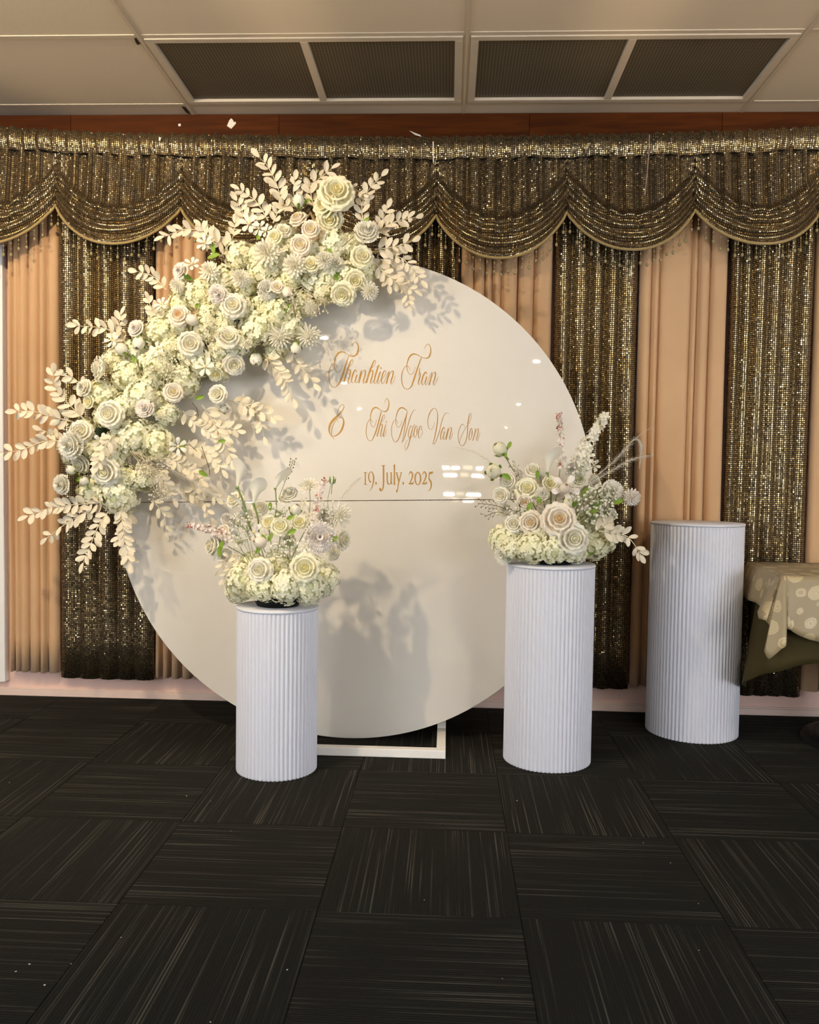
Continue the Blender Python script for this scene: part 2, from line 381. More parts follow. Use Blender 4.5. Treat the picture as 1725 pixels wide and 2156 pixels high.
# added uplights, out of view, filling the ceiling with light
m = MB(); m.lathe([(.0005, 0), (.09, 0), (.09, .02), (.075, .03), (.075, .15), (.068, .15), (.068, .135), (.0005, .135)], 28); can_me = m.mesh('can', M['black'] if 'black' in M else M['tbar'])
m = MB(); m.lathe([(.0005, .1365), (.066, .1365)], 24); ulens_me = m.mesh('lens', M['uplens'])
for x, y, wt in FILL_UPLIGHTS:
    t = empty('fill_uplight', (x, y, 0)); tag(t, 'small black uplight added unseen behind the camera to brighten the ceiling', 'uplight', 'added fill uplights')
    link('can', can_me, t); link('lens', ulens_me, t)
    L = bpy.data.lights.new('fill_uplight_lamp', 'SPOT'); L.energy = wt; L.color = UPCOL; L.shadow_soft_size = .06; L.spot_size = math.radians(25); L.spot_blend = .45
    lo = bpy.data.objects.new('fill_uplight_lamp', L); COL.objects.link(lo); lo.parent = t; lo.location = (0, 0, .16)
    lo.rotation_mode = 'QUATERNION'; lo.rotation_quaternion = (Vector((x*.75, y+3.05, CEIL))-Vector((x, y, .16))).to_track_quat('-Z', 'Y')

# ================================================================== curtains
def sequin_mat():
    t = NT('gold_sequin_net'); uv = t.n('ShaderNodeUVMap'); geo = t.n('ShaderNodeNewGeometry')
    p = t.vmath('SCALE', uv.outputs[0], sc=1/.0088)
    fr = t.vmath('FRACTION', p); cell = t.vmath('FLOOR', p)
    dlt = t.vmath('SUBTRACT', fr, (.5, .5, 0)); s = t.n('ShaderNodeSeparateXYZ', i_0=dlt)
    dist = t.math('SQRT', t.math('ADD', t.math('POWER', s.outputs[0], 2), t.math('POWER', s.outputs[1], 2)))
    mask = t.math('MULTIPLY_ADD', dist, -8.0, 3.1, clamp=True)
    wn = t.n('ShaderNodeTexWhiteNoise', noise_dimensions='3D', i_Vector=cell)
    tilt = t.vmath('SCALE', t.vmath('SUBTRACT', wn.outputs['Color'], (.5, .5, .5)), sc=t.math('MULTIPLY_ADD', t.math('POWER', wn.outputs['Value'], 5.0), .60, .16))
    nrm = t.vmath('NORMALIZE', t.vmath('ADD', geo.outputs['Normal'], tilt))
    sep = t.n('ShaderNodeSeparateColor', i_0=wn.outputs['Color'])
    gold = t.mix(sep.outputs[0], (.40, .26, .08, 1), (.80, .63, .35, 1))
    seq = t.pr(Base_Color=gold, Metallic=1.0, Roughness=t.math('MULTIPLY_ADD', sep.outputs[1], .26, .17), Normal=nrm)
    net = t.pr(Base_Color=(.022, .013, .003, 1), Roughness=.7)
    mx = t.n('ShaderNodeMixShader', i_0=mask); t.put(mx.inputs[1], net.outputs[0]); t.put(mx.inputs[2], seq.outputs[0])
    return t.fin(mx)
M['sequin'] = sequin_mat()
def cloth_mat(name, c, rough=.8, sheen=.3):
    t = NT(name); tc = t.n('ShaderNodeTexCoord')
    nz = t.n('ShaderNodeTexNoise', i_Vector=tc.outputs['Object'], i_Scale=4.0, i_Detail=3.0)
    n2 = t.n('ShaderNodeTexNoise', i_Vector=tc.outputs['Object'], i_Scale=900.0, i_Detail=1.0)
    cc = t.mix(nz.outputs[0], c4([k*.86 for k in c]), c4([min(1, k*1.1) for k in c]))
    b = t.n('ShaderNodeBump', i_Strength=.15, i_Distance=.001, i_Height=n2.outputs[0])
    return t.fin(t.pr(Base_Color=cc, Roughness=rough, Sheen_Weight=sheen, Specular_IOR_Level=.2, Normal=b.outputs[0]))
M['tan'] = cloth_mat('tan_curtain_cloth', (.60, .375, .205))
M['braid'] = cloth_mat('braid_trim', (.36, .25, .09), .6)
M['bead'] = simple('bead_glass', (.30, .24, .12), .2, .2, 60)

def curtain(label, x0, x1, zb, kind, y0, pins=None):
    wd = x1-x0; cx = (x0+x1)/2; zt = 2.56
    n = max(24, int(wd/.0045))
    if pins is None:
        pins = [0.0]
        while pins[-1] < wd-.03: pins.append(pins[-1]+U(.045, .11) if kind == 'tan' else pins[-1]+U(.05, .075))
        pins = [p*wd/pins[-1] for p in pins]
    else: pins = [p*wd for p in pins]
    tl = [U(-.012, .012) for _ in pins]; am = [U(.75, 1.15) for _ in pins]
    def dep(x, v):
        k = max(i for i in range(len(pins)-1) if pins[i] <= x+1e-6)
        a, b = pins[k], pins[k+1]; s = (x-a)/(b-a)
        if kind == 'tan':
            e = min(x-a, b-x); d = .040*am[k]*(1-math.exp(-e/.007))+tl[k]*(s-.5)
        else:
            d = .042*am[k]*math.sin(math.pi*min(1, max(0, s)))**.75+tl[k]*.4*(s-.5)
        return d*((.8+.3*v-.45*max(0, v-.75)) if kind == 'tan' else (1-.62*v**2))
    vs = []; uvs = []; nr = 14
    arc = [0]
    for i in range(1, n+1): arc.append(arc[-1]+math.hypot(wd/n, dep(wd*i/n, .5)-dep(wd*(i-1)/n, .5)))
    for j in range(nr+1):
        v = j/nr
        for i in range(n+1):
            x = wd*i/n; d = dep(x, v)
            wob = .0025*math.sin(3*v+x*9)
            z = zt+(zb-zt)*v - (d-.02)*.10*v**6
            vs.append((x-wd/2+wob, -d-.004*math.sin(5*v+7*x), z)); uvs.append((arc[i], (zt-zb)*v))
    m = MB(); W = n+1
    m.add(vs, [(j*W+i, (j+1)*W+i, (j+1)*W+i+1, j*W+i+1) for j in range(nr) for i in range(n)], 0, uvs)
    o = m.build('tan_curtain' if kind == 'tan' else 'sequin_curtain', M['tan' if kind == 'tan' else 'sequin'], None, (cx, y0, 0))
    sd = o.modifiers.new('thick', 'SOLIDIFY'); sd.thickness = .0015; sd.offset = 0
    return tag(o, label, 'curtain', 'tan cloth curtains' if kind == 'tan' else 'gold sequin curtains')
CX = lambda px: P(px, 700, -.06).x
curtain('tan pleated curtain at the left end beside the white door frame', CX(13), CX(121), .125, 'tan', -.030, [0, .09, .22, .40, .62, .78, 1])
curtain('gold sequin curtain between the two leftmost tan curtains', CX(122.5), CX(323), .10, 'gold', -.045, [0, .2, .42, .62, .8, 1])
curtain('tan pleated curtain behind the upper left of the flower garland', CX(324.5), CX(432), .115, 'tan', -.030, [0, .15, .33, .55, .78, 1])
curtain('gold sequin curtain hidden behind the white disc, left of centre', CX(433.5), CX(588), .11, 'gold', -.045)
curtain('tan pleated curtain hidden behind the white disc and roses', CX(590), CX(778), .12, 'tan', -.030)
curtain('gold sequin curtain seen just above the top right edge of the disc', CX(780), CX(966), .12, 'gold', -.045)
curtain('tan pleated curtain meeting the upper right rim of the white disc', CX(967.5), CX(1164), .125, 'tan', -.030, [0, .14, .26, .34, .44, .62, .80, 1])
curtain('gold sequin curtain behind the flowers of the taller plinth', CX(1166), CX(1343), .115, 'gold', -.045, [0, .20, .42, .60, .78, 1])
curtain('wide tan pleated curtain behind the empty plinth', CX(1345), CX(1533), .135, 'tan', -.030, [0, .13, .22, .58, .66, .80, 1])
curtain('gold sequin curtain hanging behind the clothed table', CX(1535), CX(1713), .10, 'gold', -.045, [0, .12, .26, .45, .62, .8, 1])
curtain('tan pleated curtain cut off by the right edge above the table', CX(1715), CX(1900), .13, 'tan', -.030)

# ------------------------------------------------------------------ swag valance
VY = -.115
val = empty('swag_valance', (0, VY, 2.5)); tag(val, 'gold sequin valance of draped swags with beaded fringe under timber board', 'valance')
VO = Vector((0, VY, 2.5))
peaks = [(-145, 428), (120, 432), (383, 439), (655, 448), (918, 454), (1193, 447), (1462, 442), (1724, 446), (1985, 452)]
lows = [518, 517, 522, 535, 547, 530, 518, 520]
tops = [(-200, 262), (0, 269), (130, 277), (250, 283), (500, 287), (900, 292), (1200, 288), (1450, 282), (1600, 277), (1725, 270), (2000, 266)]
def topz(px):
    for (a, ya), (b, yb) in zip(tops, tops[1:]):
        if a <= px <= b:
            y = ya+(yb-ya)*(px-a)/(b-a); return P(px, y, VY).z
    return P(px, 280, VY).z
def drop_mesh(k):
    m = MB(); z = 0
    m.tube([(0, 0, .002), (0, 0, -.05-.012*k)], .0008, 4)
    m.ball((0, 0, -.016), .0045, 0, 6, 4); m.ball((0, 0, -.036-.006*k), .0034, 0, 6, 4); m.ball((0, 0, -.054-.012*k), .0070, 0, 6, 4, 1.3)
    return m.mesh('bead_drop', M['bead'])
drops = [drop_mesh(0), drop_mesh(1)]
for k in range(len(peaks)-1):
    (pa, ya), (pb, yb) = peaks[k], peaks[k+1]; yl = lows[k]
    A, B = P(pa, ya, VY), P(pb, yb, VY); zl = P((pa+pb)/2, yl, VY-.05).z; wd = B.x-A.x; ph = U(0, 6); ph2 = U(0, 6)
    skew = U(-.05, .05)
    def bot(u):
        s = 1-abs(2*u-1)**2.1
        zlin = A.z+(B.z-A.z)*u
        return zlin+(zl-(A.z+B.z)/2)*(s**.86)
    def surf(u, v):
        zt = topz(pa+(pb-pa)*u)-.004
        x = A.x+wd*u
        e = math.sin(math.pi*u)
        vs = .40+.24*e**.8
        t = max(0, (v-vs)/(1-vs))
        zb = bot(u)
        z = zt+(zb-zt)*v
        amp = .030*(.5+.5*e)
        rid = amp*(abs(math.sin(math.pi*(3.6*t**1.05)+.25*math.sin(4*u+ph)))**1.2)*min(1, t*5) if t > 0 else 0
        fold = (.014*math.sin(2*math.pi*(u+skew*v)*8+ph)+.006*math.sin(2*math.pi*u*17+ph2))*(1-min(1, t*1.6))*min(1, e*1.6+.15)
        bulge = .058*e**.75*min(1, v*1.25)**1.3 - .012*(1-e)
        gat = .007*math.sin(70*v+9*math.sin(20*u+ph))*max(0, 1-e*4.2)*min(1, v*2)
        # vertical threads lean in toward the gathers
        xo = -.05*math.cos(math.pi*u)*t*(1-t)*.6
        return Vector((x+xo, VY-.012-bulge-rid-fold-gat, z))-VO
    m = MB(); m.grid(surf, 72, 70, 0, lambda u, v: (u*wd*1.18+k, -v*.50))
    sw = m.build('swag', M['sequin'], val)
    pts = [surf(i/40, 1)+Vector((0, -.002, -.004)) for i in range(41)]
    m = MB(); m.tube(pts, [.0058]*41, 6); m.build('braid', M['braid'], sw)
    nd = 19
    for i in range(nd):
        u = (i+.5)/nd; p = surf(u, 1)+Vector((0, 0, -.008))
        link('bead_drop', drops[i % 2], sw, p)
# heading band (rod pocket) across the top
m = MB(); xa, xb = P(-145, 280, VY).x, P(1985, 280, VY).x; PA, PB = -145, 1985
def head(u, v):
    px = PA+(PB-PA)*u; zt = topz(px); x = xa+(xb-xa)*u
    r = .004*math.sin(x*95)+.003*math.sin(x*41+1)+.002*math.sin(x*190)
    z = zt+.004*math.sin(x*130)*(1-v)-.098*v+.004*math.sin(x*23)*v
    return Vector((x, VY-.020-.020*math.sin(math.pi*min(1, v*1.02))**.7-r-(.004 if v > .9 else 0), z))-VO
m.grid(head, 900, 14, 0, lambda u, v: ((xb-xa)*u*1.1, -v*.115))
o = m.build('heading', M['sequin'], val)
# hanging cord and scraps of tape on the timber
m = MB(); m.tube(crom([P(1368, 284, -.19), P(1366, 330, -.20), P(1361, 385, -.21), P(1358, 412, -.21)], 5), .0016, 6)
M['cord'] = simple('pink_cord', (.50, .34, .30), .5)
tag(m.build('hanging_cord', M['cord']), 'thin pinkish cord hanging down the sequin valance', 'cord')
M['tape'] = simple('paper_tape', (.72, .66, .58), .7)
def scrap(pts, Y, label, cat, name):
    c = P(*pts[0], Y); m = MB(); n = len(pts)
    f = [P(x, y, Y)-c for x, y in pts]; b = [p+Vector((0, .0015, 0)) for p in f]
    m.add(f+b, [tuple(range(n)), tuple(reversed(range(n, 2*n)))]+[(i, i+n, (i+1) % n+n, (i+1) % n) for i in range(n)])
    o = m.build(name, M['tape'], None, c, False); return tag(o, label, cat)
scrap([(478, 265), (483, 253), (487, 249), (491, 253), (492, 257), (496, 256), (497, 260), (487, 271)], -.0385, 'torn notched scrap of white paper stuck on the timber board', 'paper scrap', 'paper_scrap')
scrap([(375, 261), (380, 260), (381, 265), (376, 266)], -.0385, 'tiny square of white tape on the timber board', 'tape', 'tape_scrap')
scrap([(862, 275), (872, 279), (885, 284), (888, 288), (874, 284)], -.0385, 'thin curled sliver of tape above the valance', 'tape', 'tape_sliver')
scrap([(911, 298), (913.5, 298), (914, 342), (912, 342)], -.18, 'thin pale ribbon strip hanging on the valance by its gather', 'ribbon', 'ribbon_strip')
scrap([(335, 288), (339, 290), (337, 297), (334, 295)], -.165, 'tiny white fleck caught on the valance heading', 'tape', 'tape_fleck')

# ================================================================== round backdrop
DY = -.52; DC = Vector((-.3866, DY, .9690)); DR = .9665; ROT = math.radians(1.35)
def disc_mat():
    t = NT('gloss_white_acrylic'); tc = t.n('ShaderNodeTexCoord')
    nz = t.n('ShaderNodeTexNoise', i_Vector=tc.outputs['Object'], i_Scale=1.6, i_Detail=1.0)
    n2 = t.n('ShaderNodeTexNoise', i_Vector=tc.outputs['Object'], i_Scale=14.0, i_Detail=3.0)
    cc = t.mix(n2.outputs[0], (.66, .612, .54, 1), (.685, .642, .575, 1))
    b = t.n('ShaderNodeBump', i_Strength=.12, i_Distance=.006, i_Height=nz.outputs[0])
    return t.fin(t.pr(Base_Color=cc, Roughness=.55, Specular_IOR_Level=.1, Coat_Weight=1.0, Coat_Roughness=.02, Coat_Normal=b.outputs[0]))
M['disc'] = disc_mat()
M['gold'] = simple('gold_vinyl', (.52, .27, .055), .35, .12, 40, metal=.35)
M['frame'] = simple('white_powder_coat', (.78, .74, .68), .4, .03, 30)
bd = empty('round_backdrop', (DC.x, DC.y, 0)); tag(bd, 'large glossy white round backdrop with gold names and wedding date', 'backdrop')
BO = Vector((DC.x, DC.y, 0))
for s, nm in ((1, 'panel'), (-1, 'panel')):
    n = 96; ring = [(DR*math.cos(math.pi*i/n), s*(DR*math.sin(math.pi*i/n)+.0013)) for i in range(n+1)]
    ring = [(x, max(z, .0013) if s > 0 else min(z, -.0013)) for x, z in ring]
    rr = [(x*math.cos(ROT)-z*math.sin(ROT), x*math.sin(ROT)+z*math.cos(ROT)) for x, z in ring]
    fr = [(x, 0, z+DC.z) for x, z in rr]; bk = [(x, .02, z+DC.z) for x, z in rr]; N = n+1
    m = MB(); ft = tuple(range(N)); bt = tuple(range(N, 2*N))
    m.add(fr+bk, [ft if s < 0 else ft[::-1], bt[::-1] if s < 0 else bt]+[((i, i+N, (i+1) % N+N, (i+1) % N) if s < 0 else ((i+1) % N, (i+1) % N+N, i+N, i)) for i in range(N)])
    o = m.build(nm, M['disc'], bd, smooth=False)
    bm = bmesh.new(); bm.from_mesh(o.data); bmesh.ops.recalc_face_normals(bm, faces=bm.faces); bm.to_mesh(o.data); bm.free()
    bevel(o, .0012, 2)
# stand of white square tube
st = MB(); st.box((-.375, -.215, 0), (.395, -.180, .032)); stand = bevel(st.build('stand_bar', M['frame'], bd, smooth=False), .002)
for x in (-.375, .36):
    m = MB(); m.box((x, -.18, 0), (x+.035, .10, .032)); bevel(m.build('stand_foot', M['frame'], stand, smooth=False), .002)
    m = MB(); m.box((x, .065, .0325), (x+.035, .10, 1.35)); bevel(m.build('stand_upright', M['frame'], stand, smooth=False), .002)
for z in (.45, 1.25):
    m = MB(); m.box((-.34, .065, z), (.36, .10, z+.035)); bevel(m.build('stand_rail', M['frame'], stand, smooth=False), .002)
for x in (-.3575, .3775):
    for z in (.5, 1.2):
        m = MB(); m.tube([(x, .0195, z), (x, .066, z)], .012, 10); m.build('spacer', M['frame'], stand)

# ---- lettering: traced strokes (x, y, width) per zoomed window (x0, y0, scale)
GL = {}
GL['names'] = [((680, 710, 10.78), [
 [(670,205,4),(690,150,8),(740,115,12),(785,150,16),(805,230,24),(790,340,34),(750,405,34),(690,432,26),(620,420,14),(560,390,10),(500,352,14),(440,332,24),(390,340,36),(330,385,34),(285,470,26),(262,580,16),(265,680,14),(290,760,12),(340,798,10),(395,765,10),(430,690,8),(448,625,5)],
 [(590,420,14),(555,520,22),(510,660,32),(470,800,40),(420,940,36),(360,1055,28),(300,1120,16),(255,1138,12),(205,1115,14),(160,1030,16),(138,920,18),(142,790,18),(170,690,14),(215,625,12),(260,607,10),(305,630,9),(335,695,5)],
 [(560,720,6),(625,650,7),(675,580,8),(688,530,10),(665,510,14),(630,545,20),(590,650,30),(540,800,32),(480,1015,34)],
 [(505,930,6),(550,800,8),(595,745,14),(625,760,24),(620,840,28),(590,950,26),(572,1010,16),(590,1045,8),(630,1020,6),(665,960,4)],
 [(770,800,6),(755,745,14),(720,760,26),(680,840,32),(655,950,30),(655,1015,16),(680,1035,8),(720,990,6),(765,870,6)],
 [(775,850,24),(745,950,26),(735,1015,16),(755,1035,8),(800,970,5),(860,780,5)],
 [(880,750,14),(855,880,28),(815,1040,30)],[(835,980,6),(890,820,8),(940,750,14),(968,770,24),(960,850,26),(925,970,26),(915,1025,16),(935,1045,8),(975,990,5)],
 [(1060,740,6),(1130,680,7),(1185,600,8),(1190,530,12),(1160,540,20),(1110,650,30),(1060,780,32),(985,1040,34)],
 [(1010,970,6),(1060,830,8),(1105,755,14),(1135,770,24),(1125,860,26),(1090,980,26),(1080,1035,16),(1105,1048,8),(1150,980,5)],
 [(1275,625,22),(1245,700,30),(1195,860,30),(1165,990,22),(1165,1040,12),(1190,1048,8),(1235,970,5)],[(1205,675,6),(1260,665,12),(1310,670,6)],
 [(1305,780,24),(1265,900,28),(1240,1000,20),(1240,1045,12),(1265,1045,8),(1310,970,5),(1340,900,4)],[(1326,680,18),(1322,700,22),(1318,725,18)],
 [(1330,950,5),(1390,890,7),(1425,820,9),(1420,765,12),(1385,775,18),(1345,880,26),(1330,980,22),(1340,1045,12),(1370,1045,8),(1420,950,5),(1480,790,5)],
 [(1505,765,14),(1485,870,26),(1440,1055,30)],[(1460,990,6),(1520,830,8),(1575,765,14),(1600,790,24),(1585,880,26),(1550,990,26),(1545,1050,14),(1570,1058,8),(1610,990,5),(1640,875,4)]]),
 ((830, 710, 15.68), [
 [(1005,385,5),(1040,290,12),(1110,228,16),(1170,260,18),(1210,370,24),(1205,500,32),(1170,620,40),(1100,685,36),(1020,692,22),(940,672,14),(860,630,16),(760,575,26),(650,553,40),(560,590,44),(490,680,36),(440,820,26),(422,950,20),(435,1080,18),(480,1190,14),(545,1230,12),(615,1185,10),(670,1080,8),(702,985,4)],
 [(905,670,20),(850,800,26),(790,980,36),(720,1190,44),(650,1410,46),(580,1600,36),(500,1690,22),(420,1720,14),(340,1680,18),(275,1560,22),(248,1400,26),(258,1220,26),(300,1070,20),(360,980,16),(425,948,12),(490,995,10),(530,1090,5)],
 [(850,1030,20),(838,1120,16),(865,1230,30),(840,1350,34),(800,1480,28),(800,1555,14),(835,1560,10),(880,1470,5)],[(790,1285,5),(815,1200,6),(838,1130,8)],
 [(1090,1230,10),(1060,1150,24),(1010,1180,38),(950,1300,42),(915,1460,34),(920,1550,16),(950,1575,10),(1010,1470,6),(1080,1300,6)],
 [(1080,1300,34),(1040,1440,34),(1030,1545,16),(1065,1575,10),(1120,1450,6),(1220,1180,6)],
 [(1255,1150,18),(1220,1340,34),(1155,1580,44)],[(1190,1450,6),(1270,1250,8),(1345,1150,16),(1375,1200,30),(1345,1350,34),(1300,1500,30),(1305,1575,14),(1340,1575,10),(1400,1450,6),(1455,1305,4)]])]
GL['amp'] = [((680, 830, 10.78), [
 [(330,470,10),(330,420,10),(360,320,10),(410,245,10),(455,235,12),(480,280,14),(465,340,16),(410,410,24),(340,485,40),(250,570,48),(180,660,46),(145,760,40),(145,850,28),(175,920,18),(210,965,10),(260,1035,6)],
 [(150,890,8),(190,945,10),(250,955,14),(330,920,26),(400,850,36),(450,750,40),(475,640,34),(455,550,20),(400,525,12),(320,565,10),(250,660,12),(205,790,14),(195,880,14),(205,950,10)],
 [(310,540,5),(330,585,5),(350,630,5)]])]
GL['names2'] = [((680, 830, 10.78), [
 [(1400,195,5),(1425,120,9),(1460,100,12),(1495,160,14),(1500,240,20),(1475,340,26),(1420,395,24),(1370,385,14),(1320,365,10),(1260,325,16),(1200,300,28),(1140,330,28),(1100,410,20),(1080,520,14),(1080,620,12),(1100,710,10),(1140,742,8),(1185,700,8),(1220,580,4)],
 [(1330,385,14),(1300,490,20),(1260,650,24),(1210,830,26),(1150,980,20),(1110,1045,12),(1070,1060,10),(1020,1020,12),(985,910,14),(985,780,14),(1010,660,12),(1050,585,10),(1080,568,8),(1110,590,8),(1130,640,4)],
 [(1320,640,5),(1380,570,6),(1405,500,8),(1385,470,10),(1355,520,16),(1310,660,22),(1230,960,22)],[(1265,850,5),(1305,720,8),(1335,680,12),(1350,720,18),(1325,850,22),(1308,930,14),(1325,965,7),(1360,900,5)],
 [(1430,690,16),(1400,800,20),(1375,910,20),(1380,965,10),(1410,930,6),(1450,800,4)],[(1442,605,12),(1439,630,15),(1435,655,12)]]),
 ((810, 830, 14.375), [
 [(525,790,4),(495,900,8),(450,980,9),(405,998,10),(360,945,12),(340,840,13),(342,720,16),(375,580,22),(430,460,30),(500,412,36),(560,415,34),(630,455,24),(690,520,14)],
 [(690,530,14),(640,690,24),(580,870,28),(520,1060,30),(460,1260,26),(400,1390,20),(335,1445,12),(270,1405,12),(225,1280,14),(207,1120,16),(225,950,14),(270,830,12),(330,778,10),(375,810,8),(408,885,4)],
 [(690,530,10),(660,650,22),(625,900,20),(590,1150,18),(550,1350,12),(530,1465,8)],
 [(530,1465,8),(590,1350,18),(650,1150,22),(710,930,22),(775,700,20),(840,550,14),(900,475,10),(965,470,5)],
 [(830,1000,8),(810,955,14),(770,1000,18),(730,1130,20),(715,1260,16),(735,1315,10),(770,1280,7),(850,1050,6)],
 [(915,905,8),(860,1010,20),(810,1180,26),(765,1370,24),(720,1550,20),(670,1660,14),(635,1695,8),(608,1650,6),(615,1540,6),(660,1430,7),(740,1350,8),(830,1290,6),(880,1180,4)],
 [(990,1010,8),(965,960,14),(930,1000,22),(895,1140,24),(890,1260,16),(915,1315,8),(955,1250,8),(985,1130,10),(990,1030,10),(975,1080,12),(975,1210,8)],
 [(1115,1085,22),(1125,1000,14),(1095,960,16),(1060,1010,24),(1025,1150,24),(1025,1280,16),(1050,1330,9),(1100,1270,6),(1160,1110,3)]]),
 ((890, 840, 13.27), [
 [(330,640,4),(315,740,8),(270,830,9),(220,855,10),(170,800,11),(145,670,14),(155,540,16),(190,410,18),(250,310,16),(325,262,12),(385,300,12),(418,420,16),(418,580,22),(395,780,24),(355,990,22),(315,1150,16),(285,1250,8)],
 [(275,1245,8),(300,1262,8),(350,1220,10),(420,1060,14),(480,860,16),(530,650,15),(580,490,12),(630,410,8),(685,380,6),(740,410,3)],
 [(620,860,8),(600,790,14),(560,840,24),(515,970,26),(505,1100,18),(525,1130,8),(570,1050,6),(615,900,6)],[(615,910,22),(585,1030,22),(580,1120,12),(605,1130,8),(650,1040,5),(710,830,5)],
 [(725,800,12),(705,930,22),(655,1135,26)],[(680,1020,5),(740,860,6),(790,795,12),(808,840,20),(785,960,22),(755,1080,20),(760,1135,10),(790,1110,6),(850,925,3)],
 [(1180,790,4),(1150,720,8),(1110,705,9),(1060,760,11),(1010,900,13),(992,1040,14),(1005,1170,13),(1045,1265,11),(1095,1308,9),(1150,1280,12),(1210,1170,16),(1245,1000,20),(1258,820,22),(1270,640,22),(1295,490,18),(1320,415,12),(1345,400,8),(1362,430,7),(1355,530,6),(1310,650,6),(1240,750,6),(1160,880,6),(1090,1020,6),(1050,1140,6),(1035,1240,4)],
 [(1395,890,8),(1375,820,12),(1340,860,20),(1305,1000,22),(1298,1110,16),(1320,1150,8),(1360,1080,6),(1390,960,8),(1390,890,8),(1375,950,10),(1378,1055,6)],
 [(1480,825,12),(1460,960,22),(1405,1165,24)],[(1435,1040,5),(1490,900,6),(1545,825,12),(1560,870,18),(1540,990,20),(1510,1110,18),(1515,1165,9),(1545,1140,5),(1610,945,3)]])]
two = [[(1080,400,8),(1100,350,18),(1125,340,26),(1155,390,28),(1150,450,24),(1120,530,18),(1085,600,14)],[(1075,592,26),(1120,590,30),(1165,590,32)],[(1160,590,22),(1168,565,14),(1175,545,6)]]
GL['date'] = [((755, 960, 10.147), [
 [(147,350,24),(147,480,22),(147,610,24)],[(110,350,12),(147,352,14),(185,350,12)],[(110,608,10),(147,606,12),(185,608,10)],
 [(270,545,34),(245,550,22),(222,480,22),(222,400,24),(255,345,16),(290,345,18),(318,410,28),(325,500,28),(310,600,22),(280,690,14),(235,742,8)],
 [(378,548,4),(376,585,36),(378,620,4)],
 [(535,200,34),(535,400,30),(535,580,28),(525,680,24),(500,740,16),(470,745,18)],[(463,678,14),(465,715,44),(472,752,14)],[(490,200,8),(535,205,16),(578,198,8)],
 [(615,360,24),(615,520,24),(630,590,24),(660,605,16),(695,570,12)],[(700,355,24),(700,480,24),(700,580,24),(722,600,8)],[(588,368,10),(604,362,14),(622,353,12)],[(672,366,10),(688,360,14),(708,350,12)],
 [(768,190,26),(768,400,26),(768,604,26)],[(738,212,8),(760,200,16),(780,172,10)],[(735,608,8),(768,604,14),(800,608,8)],
 [(812,360,20),(838,450,26),(862,545,26)],[(918,360,14),(890,450,16),(862,560,22),(842,670,16),(826,745,14)],[(822,715,14),(818,748,34),(812,782,10)],[(795,360,10),(820,358,13),(850,357,10)],[(885,357,10),(910,357,13),(936,355,8)],
 [(960,548,4),(958,585,36),(960,620,4)]]+two+[
 [(1268,340,14),(1225,390,24),(1208,480,26),(1225,570,24),(1268,615,14),(1310,570,24),(1328,480,26),(1312,390,24),(1268,340,14)]]+[[(x+288, y, ww) for x, y, ww in s] for s in two]+[
 [(1512,360,40),(1545,360,40),(1572,352,38),(1582,325,6)],[(1512,365,16),(1508,420,16),(1503,480,18)],[(1498,470,18),(1520,510,30),(1545,550,32),(1556,610,26),(1545,680,18),(1515,730,10),(1480,745,5)]])]
for key, nm in (('names', 'lettering'), ('amp', 'lettering'), ('names2', 'lettering'), ('date', 'lettering')):
    m = MB(); kk = 0
    for (ox, oy, sc), strokes in GL[key]:
        for st_ in strokes:
            pts = crom(st_, 6); L = []; Rr = []
            for i, (x, y, ww) in enumerate(pts):
                a = pts[max(0, i-1)]; b = pts[min(len(pts)-1, i+1)]
                tx, ty = b[0]-a[0], b[1]-a[1]; q = math.hypot(tx, ty) or 1
                hw = max(ww, 7.5)*.5; nx, ny = -ty/q*hw, tx/q*hw
                for lst, s in ((L, 1), (Rr, -1)): lst.append(((x+s*nx)/sc+ox, (y+s*ny)/sc+oy))
            n = len(pts); yo = -.0007-.00002*kk; kk += 1
            f = [P(x, y, DY)-BO+Vector((0, yo, 0)) for x, y in L+Rr]; bk = [p+Vector((0, -yo-.0002, 0)) for p in f]
            fs = [(i, i+1, n+i+1, n+i) for i in range(n-1)]
            fs += [(2*n+i+1, 2*n+i, i, i+1) for i in range(n-1)]+[(n+i, n+i+1, 3*n+i+1, 3*n+i) for i in range(n-1)]
            m.add(f+bk, fs)
    m.build(nm, M['gold'], bd, smooth=False)

# ================================================================== plinths
M['plinth'] = simple('white_painted_mdf', (.66, .665, .725), .5, .02, 40)
def plinth(x, y, r, h, ribs, label):
    t = empty('fluted_plinth', (x, y, 0)); tag(t, label, 'plinth', 'white fluted cylinder plinths')
    n = ribs*8; ring = []
    for i in range(n):
        a = 2*math.pi*i/n; q = abs(math.sin(math.pi*(i % 8)/8)); rr = r-.0064*(1-q**.7); ring.append((rr*math.cos(a), rr*math.sin(a)))
    m = MB(); rows = (.001, .004, h-.010)
    vs = [(x_*(1 if k else .995), y_*(1 if k else .995), z) for k, z in enumerate(rows) for x_, y_ in ring]
    m.add(vs, [(k*n+i, k*n+(i+1) % n, (k+1)*n+(i+1) % n, (k+1)*n+i) for k in range(len(rows)-1) for i in range(n)]+[tuple(reversed(range(n)))])
    m.build('fluted_body', M['plinth'], t)
    m = MB(); R2 = r+.0015; m.lathe([(.0005, h-.0095), (R2-.002, h-.0095), (R2, h-.008), (R2, h-.0015), (R2-.0015, h), (.0005, h)], 96)
    m.build('top', M['plinth'], t)
    return t
PL1 = (-.6083, -.8843, .1464, .598); PL2 = (.3945, -.697, .1655, .751); PL3 = (1.0580, -.278, .1900, .893)
plinth(*PL1, 58, 'shortest white fluted plinth, in front of the disc on its left')
plinth(*PL2, 66, 'middle-height white fluted plinth at the right rim of the disc')
plinth(*PL3, 74, 'tallest white fluted plinth, empty on top, beside the table')

